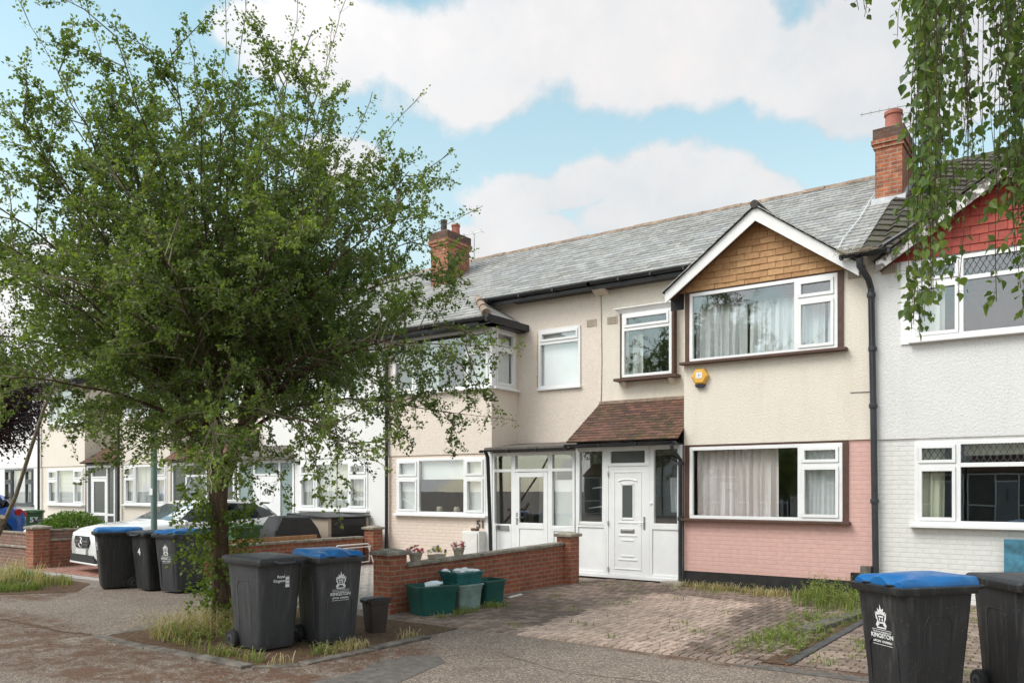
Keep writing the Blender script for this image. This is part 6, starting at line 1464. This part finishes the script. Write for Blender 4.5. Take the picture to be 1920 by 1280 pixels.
# hanging birch in the upper right corner, close to the camera
def birch():
    g = np.random.default_rng(21); th = R(35.5); fw = np.array([-math.sin(th), math.cos(th), 0]); rt = np.array([math.cos(th), math.sin(th), 0]); eye = np.array([0, 0, 1.75])
    base = np.array([2.6, 4.9, 0]); t = T('weeping_birch', 'weeping birch with long hanging leafy strands close at the upper right', 'tree', tuple(base))
    at = lambda u, v, dpt: eye+fw*dpt+rt*(u-960)/1530*dpt+np.array([0, 0, 1])*(915-v)/1530*dpt
    b = MB(); top = base+np.array([-.5, -.2, 6.4]); b.tube([tuple(base+(top-base)*f+np.array([.08*math.sin(4*f), .05*math.cos(5*f), 0])) for f in np.linspace(0, 1, 9)], list(np.linspace(.16, .04, 9)), 12)
    sa, sb, ra, rb = [], [], [], []; P, D, N_, L_, Tt = [], [], [], [], []
    # (u range, bottom v range, count, leaf density)
    groups = [((1712, 1745), (560, 620), 7, 1.0), ((1738, 1795), (400, 560), 10, .95), ((1710, 1765), (180, 430), 10, .9), ((1775, 1850), (120, 330), 8, .7), ((1800, 1880), (320, 385), 6, .7),
              ((1880, 1945), (330, 600), 11, .95), ((1905, 1990), (480, 640), 10, 1.0), ((1872, 1925), (300, 590), 9, .95), ((1600, 1712), (-25, 40), 6, .55), ((1700, 1920), (-20, 130), 14, .9), ((1940, 2250), (300, 640), 16, .7)]
    for (u0, u1), (v0, v1), cnt, den in groups:
        for i in range(cnt):
            dp = g.uniform(3.5, 4.9); u = g.uniform(u0, u1); vb = g.uniform(v0, v1)
            lo = at(u+g.normal(0, 6), vb, dp); hi = at(u+g.normal(0, 14), -140, dp); hi[2] = max(hi[2], 4.9)
            m = max(5, int((hi[2]-lo[2])/.16)); prev = None; ph = g.uniform(0, 6); sw = g.uniform(.01, .035)
            anchor = top*.3+hi*.7+np.array([0, 0, .5]); tb = [tuple(base+(top-base)*g.uniform(.6, .95)), tuple(anchor), tuple(hi)]
            if i % 3 == 0: b.tube(tb[:2]+[tuple((np.array(tb[1])*.5+hi*.5)+np.array([0, 0, .3])), tb[2]], [.03, .014, .009, .006], 6)
            A_ = np.array(tb[1]); K_ = np.array([hi[0]*.85+A_[0]*.15, hi[1]*.85+A_[1]*.15, max(A_[2], hi[2])+.35]); arc = [(1-q)**2*A_+2*q*(1-q)*K_+q*q*hi for q in np.linspace(0, 1, 8)]
            for a_, e_ in zip(arc, arc[1:]):
                sa.append(a_); sb.append(e_); ra.append(.006); rb.append(.0045); nl = int(g.poisson(7*den)); q = a_+(e_-a_)*g.random((nl, 1)); o = g.normal(0, .03, (nl, 3))
                if nl: P.append(q+o); D.append(unit(o*6+np.array([0, 0, -.7])+g.normal(0, .35, (nl, 3)))); N_.append(unit(g.normal(0, .8, (nl, 3))+np.array([0, 0, .35]))); L_.append(g.uniform(.030, .056, nl)); Tt.append(np.clip(g.normal(.36, .2, nl), 0, 1))
            for k in range(m+1):
                f = k/m; p = hi+(lo-hi)*f+np.array([math.sin(ph+f*5)*sw, math.cos(ph+f*4)*sw, 0])
                if prev is not None:
                    sa.append(prev); sb.append(p); ra.append(.0022); rb.append(.0018)
                    nl = int(g.poisson(6.2*den*(.75+.5*g.random())))
                    if nl:
                        q = prev+(p-prev)*g.random((nl, 1)); az = g.uniform(0, 2*PI, nl); o = np.stack([np.cos(az), np.sin(az), g.uniform(-.9, .3, nl)], 1)*g.uniform(.012, .055, (nl, 1))
                        b1 = q+o; sa += list(q); sb += list(b1); ra += [.0009]*nl; rb += [.0008]*nl
                        P.append(b1); dd = unit(o*8+np.array([0, 0, -.75])+g.normal(0, .35, (nl, 3))); D.append(dd); N_.append(unit(g.normal(0, .8, (nl, 3))+np.array([0, 0, .35])-fw*.25)); L_.append(g.uniform(.024, .058, nl)); Tt.append(np.clip(g.normal(.38, .24, nl)+(g.random(nl) < .06)*.5+.25*max(0, f-.85)*4*g.random(nl), 0, 1))
                prev = p
    b.build('trunk', M['bark_pale'], t, smooth=True); segs_object('strands', sa, sb, ra, rb, M['bark'], t, base)
    P, D, N_, L_, Tt = (np.concatenate(x) for x in (P, D, N_, L_, Tt)); S = unit(np.cross(D, N_)); N2 = np.cross(S, D); L1 = L_[:, None]; W = (L_*g.uniform(.72, .9, len(L_)))[:, None]
    pts = [P, P+D*L1*.12+S*W*.36+N2*W*.08, P+D*L1*.36+S*W*.5+N2*W*.13, P+D*L1*.66+S*W*.27+N2*W*.07, P+D*L1*1.0-N2*W*.08, P+D*L1*.66-S*W*.27+N2*W*.07, P+D*L1*.36-S*W*.5+N2*W*.13, P+D*L1*.12-S*W*.36+N2*W*.08]
    # two halves folded on the midrib
    A = np.stack([pts[0], pts[1], pts[2], pts[3], pts[4]], 1); B = np.stack([pts[4], pts[5], pts[6], pts[7], pts[0]], 1)
    quads_object('crown', np.concatenate([A, B]), M['birch'], t, np.concatenate([Tt, Tt]), base)
birch()

# grass, weeds and fallen leaves
def grass(name, label, region, n, h, mat, seed, lean=.5, w=.006, clump=0, cat='grass', z=0.0):
    g = np.random.default_rng(seed); xs = [p[0] for p in region]; ys = [p[1] for p in region]; pts = []
    ctr = [(g.uniform(min(xs), max(xs)), g.uniform(min(ys), max(ys))) for _ in range(max(1, clump))]
    while len(pts) < n:
        if clump: c = ctr[g.integers(len(ctr))]; x, y = c[0]+g.normal(0, .09), c[1]+g.normal(0, .09)
        else: x, y = g.uniform(min(xs), max(xs)), g.uniform(min(ys), max(ys))
        if in_poly(x, y, region): pts.append((x, y, z))
    B = np.array(pts); az = g.uniform(0, 2*PI, n); hh = (h*g.uniform(.35, 1.1, n))[:, None]; ln = lean*g.uniform(.2, 1.3, n)[:, None]
    o = np.stack([np.cos(az), np.sin(az), 0*az], 1); s = np.stack([-np.sin(az), np.cos(az), 0*az], 1); up = np.array([[0, 0, 1.]]); W = w*g.uniform(.6, 1.5, n)[:, None]
    p0 = B; p1 = B+up*hh*.5+o*hh*ln*.2; p2 = B+up*hh*.85+o*hh*ln*.62; p3 = B+up*hh*(.95-.25*ln)+o*hh*ln*1.15
    Q = np.concatenate([np.stack([p0-s*W, p0+s*W, p1+s*W*.85, p1-s*W*.85], 1), np.stack([p1-s*W*.85, p1+s*W*.85, p2+s*W*.6, p2-s*W*.6], 1), np.stack([p2-s*W*.6, p2+s*W*.6, p3+s*W*.1, p3-s*W*.1], 1)])
    tn = np.clip(g.normal(.5, .25, n), 0, 1); o_ = quads_object(name, Q, M[mat], None, np.concatenate([tn]*3), kind='stuff'); return setp(o_, label, cat)
pit = [(-9.3, 5.5), (-8.9, 5.25), (-8.45, 5.2), (-8.35, 5.7), (-8.35, 6.6), (-8.7, 7.3), (-9.35, 7.0), (-9.45, 6.1)]
grass('dry_grass', 'long dry straw coloured grass round the hawthorn trunk', pit, 1300, .34, 'dry', 1, 1.6, .0032, 44)
grass('green_grass', 'green grass mixed into the dry tufts of the tree pit', pit, 200, .18, 'grass', 2, 1.0, .004, 30)
grass('pit_weeds', 'short weeds in front of the charcoal bins at the pit kerb', [(-8.2, 5.05), (-6.5, 5.05), (-6.45, 6.4), (-6.7, 6.4), (-6.75, 5.3), (-8.2, 5.3)], 200, .15, 'grass', 3, .8, .005, 16)
grass('pit_straw', 'short dry straw at the pit kerb', [(-9.4, 5.02), (-6.5, 5.02), (-6.4, 7.2), (-6.7, 7.2), (-6.75, 5.3), (-9.4, 5.3)], 380, .13, 'dry', 4, 1.1, .0035, 24)
grass('verge_grass', 'green grass verge at the lower left edge', [(-18, 5.6), (-15.0, 6.0), (-14.5, 6.75), (-15.2, 7.5), (-18, 7.8)], 3600, .17, 'grass', 5, .8, .005, 60)
grass('verge_straw', 'dry seeding grass rising from the left verge', [(-18, 6.2), (-15.0, 6.5), (-14.8, 7.2), (-18, 7.8)], 700, .42, 'dry', 6, .9, .0035, 18)
strip = [(-3.35, 8.6), (-2.5, 8.4), (-2.48, 13.8), (-4.0, 13.8), (-3.5, 12.4), (-3.1, 10.8)]
grass('strip_grass', 'green grass growing over the strip between the two drives', strip, 1000, .13, 'grass', 7, .9, .004, 70, z=.012)
grass('strip_weeds', 'taller green weeds at the foot of the pink wall corner', [(-3.7, 12.2), (-2.7, 11.9), (-2.6, 13.8), (-3.9, 13.8)], 280, .30, 'grass', 8, .6, .005, 40, z=.012)
grass('plinth_grass', 'thin grass and moss along the black plinth', [(-6.2, 13.1), (-3.2, 12.9), (-3.2, 13.85), (-6.2, 13.85)], 900, .07, 'grass', 9, .9, .0035, 90, z=.012)
grass('plinth_straw', 'dry grass along the black plinth', [(-6.2, 13.2), (-3.2, 12.7), (-2.7, 13.85), (-6.2, 13.85)], 900, .13, 'dry', 10, 1.0, .0035, 40, z=.012)
grass('joint_weeds', 'tiny weeds in the joints of the block drive', [(-7.6, 8.3), (-2.6, 8.3), (-2.6, 13.6), (-7.6, 13.6)], 700, .06, 'grass', 11, 1, .004, 40, z=.012)
grass('neighbour_weeds', 'weeds growing through the drive on the right', [(-2.35, 8.25), (.5, 8.25), (.5, 13.5), (-2.35, 13.5)], 1500, .08, 'grass', 12, 1, .004, 80, z=.012)
grass('box_weeds', 'small weeds in front of the recycling boxes', [(-7.35, 8.3), (-7.05, 8.4), (-7.0, 9.8), (-7.3, 9.8)], 260, .10, 'grass', 13, 1, .005, 8, z=.012)
g = np.random.default_rng(31)
def leafy_weeds(name, label, region, n, h, seed):
    g = np.random.default_rng(seed); P, D, N_, L_, Tt, sa, sb = [], [], [], [], [], [], []
    xs = [p[0] for p in region]; ys = [p[1] for p in region]; k = 0
    while k < n:
        x, y = g.uniform(min(xs), max(xs)), g.uniform(min(ys), max(ys))
        if not in_poly(x, y, region): continue
        k += 1; hh = h*g.uniform(.5, 1.15); a = np.array([x, y, .0]); e = a+np.array([g.normal(0, .08), g.normal(0, .08), hh]); sa.append(a); sb.append(e); m = int(hh*60)+6; f = g.random((m, 1))*.9+.1
        az = g.uniform(0, 2*PI, m); P.append(a+(e-a)*f); D.append(unit(np.stack([np.cos(az), np.sin(az), g.uniform(.1, .9, m)], 1))); N_.append(unit(np.array([0, 0, 1])+g.normal(0, .3, (m, 3)))); L_.append(g.uniform(.04, .085, m)*(1.2-.6*f[:, 0])); Tt.append(np.clip(g.normal(.55, .2, m), 0, 1))
    P, D, N_, L_, Tt = (np.concatenate(q) for q in (P, D, N_, L_, Tt))
    o = quads_object(name, leaf_card(P, D, N_, L_, L_*.3), M['grass'], None, Tt, kind='stuff'); setp(o, label, 'weeds')
leafy_weeds('leafy_weeds', 'upright leafy weeds by the pink wall beside the right hand bin', [(-3.6, 12.3), (-2.75, 12.0), (-2.65, 13.7), (-3.7, 13.7)], 95, .40, 41)
leafy_weeds('strip_leafy_weeds', 'low leafy weeds along the dark edging kerb', [(-3.2, 8.7), (-2.55, 8.5), (-2.55, 12), (-3.2, 11)], 110, .13, 42)
leafy_weeds('pit_leafy_weeds', 'leafy weeds at the trunk foot and between the charcoal bins', [(-9.0, 5.3), (-8.1, 5.2), (-7.9, 5.6), (-8.2, 6.0), (-9.0, 5.8)], 34, .24, 43)
n = 3600; c = [(-6.6, 4.9, .55, .35), (-9.2, 4.6, 1.2, .3), (-12.3, 5.0, 1.6, .35), (-6.1, 6.1, .35, .5), (-3.0, 8.3, .6, .25), (-3.0, 10.5, .4, 1.6), (-8.5, 6, 1, 1), (-4.5, 13.5, 1.2, .2), (-14.5, 6.6, .8, .5)]
P = []
for i in range(n):
    q = c[g.integers(len(c))]; P.append((q[0]+g.normal(0, q[2]), q[1]+g.normal(0, q[3]), .014+g.uniform(0, .012)))
P = np.array(P); az = g.uniform(0, 2*PI, n); D = np.stack([np.cos(az), np.sin(az), g.normal(0, .15, n)], 1)
setp(quads_object('fallen_leaves', leaf_card(P, unit(D), unit(np.array([0, 0, 1])+g.normal(0, .3, (n, 3))), g.uniform(.012, .04, n), g.uniform(.008, .022, n)), M['litter'], None, g.random(n), kind='stuff'), 'brown fallen leaves and seed husks scattered over the pavement', 'leaf litter')

# ------------------------------------------------------------------ the other side of the street, seen mirrored in the windows
for src, x, lb in ((h55, -25.2, 'cream terraced house across the road, farthest along'), (h53, -19.5, 'white terraced house across the road with fanlight door'), (h57, -13.8, 'cream terraced house across the road with glazed porch'), (h59, -8.2, 'white terraced house across the road with dark frames'), (h55, -2.4, 'cream terraced house across the road with reddish canopy, behind the camera')):
    c_ = copy_tree(src); c_.location = (x, -20, 0); c_.rotation_euler = (0, 0, PI); c_['label'] = lb
c_ = copy_tree(haw); c_.location = (-12.2, -10.5, 0); c_.scale = (.56, .56, .56); c_.rotation_euler = (0, 0, 2); c_['label'] = 'small green street tree across the road, mirrored in the wide windows'
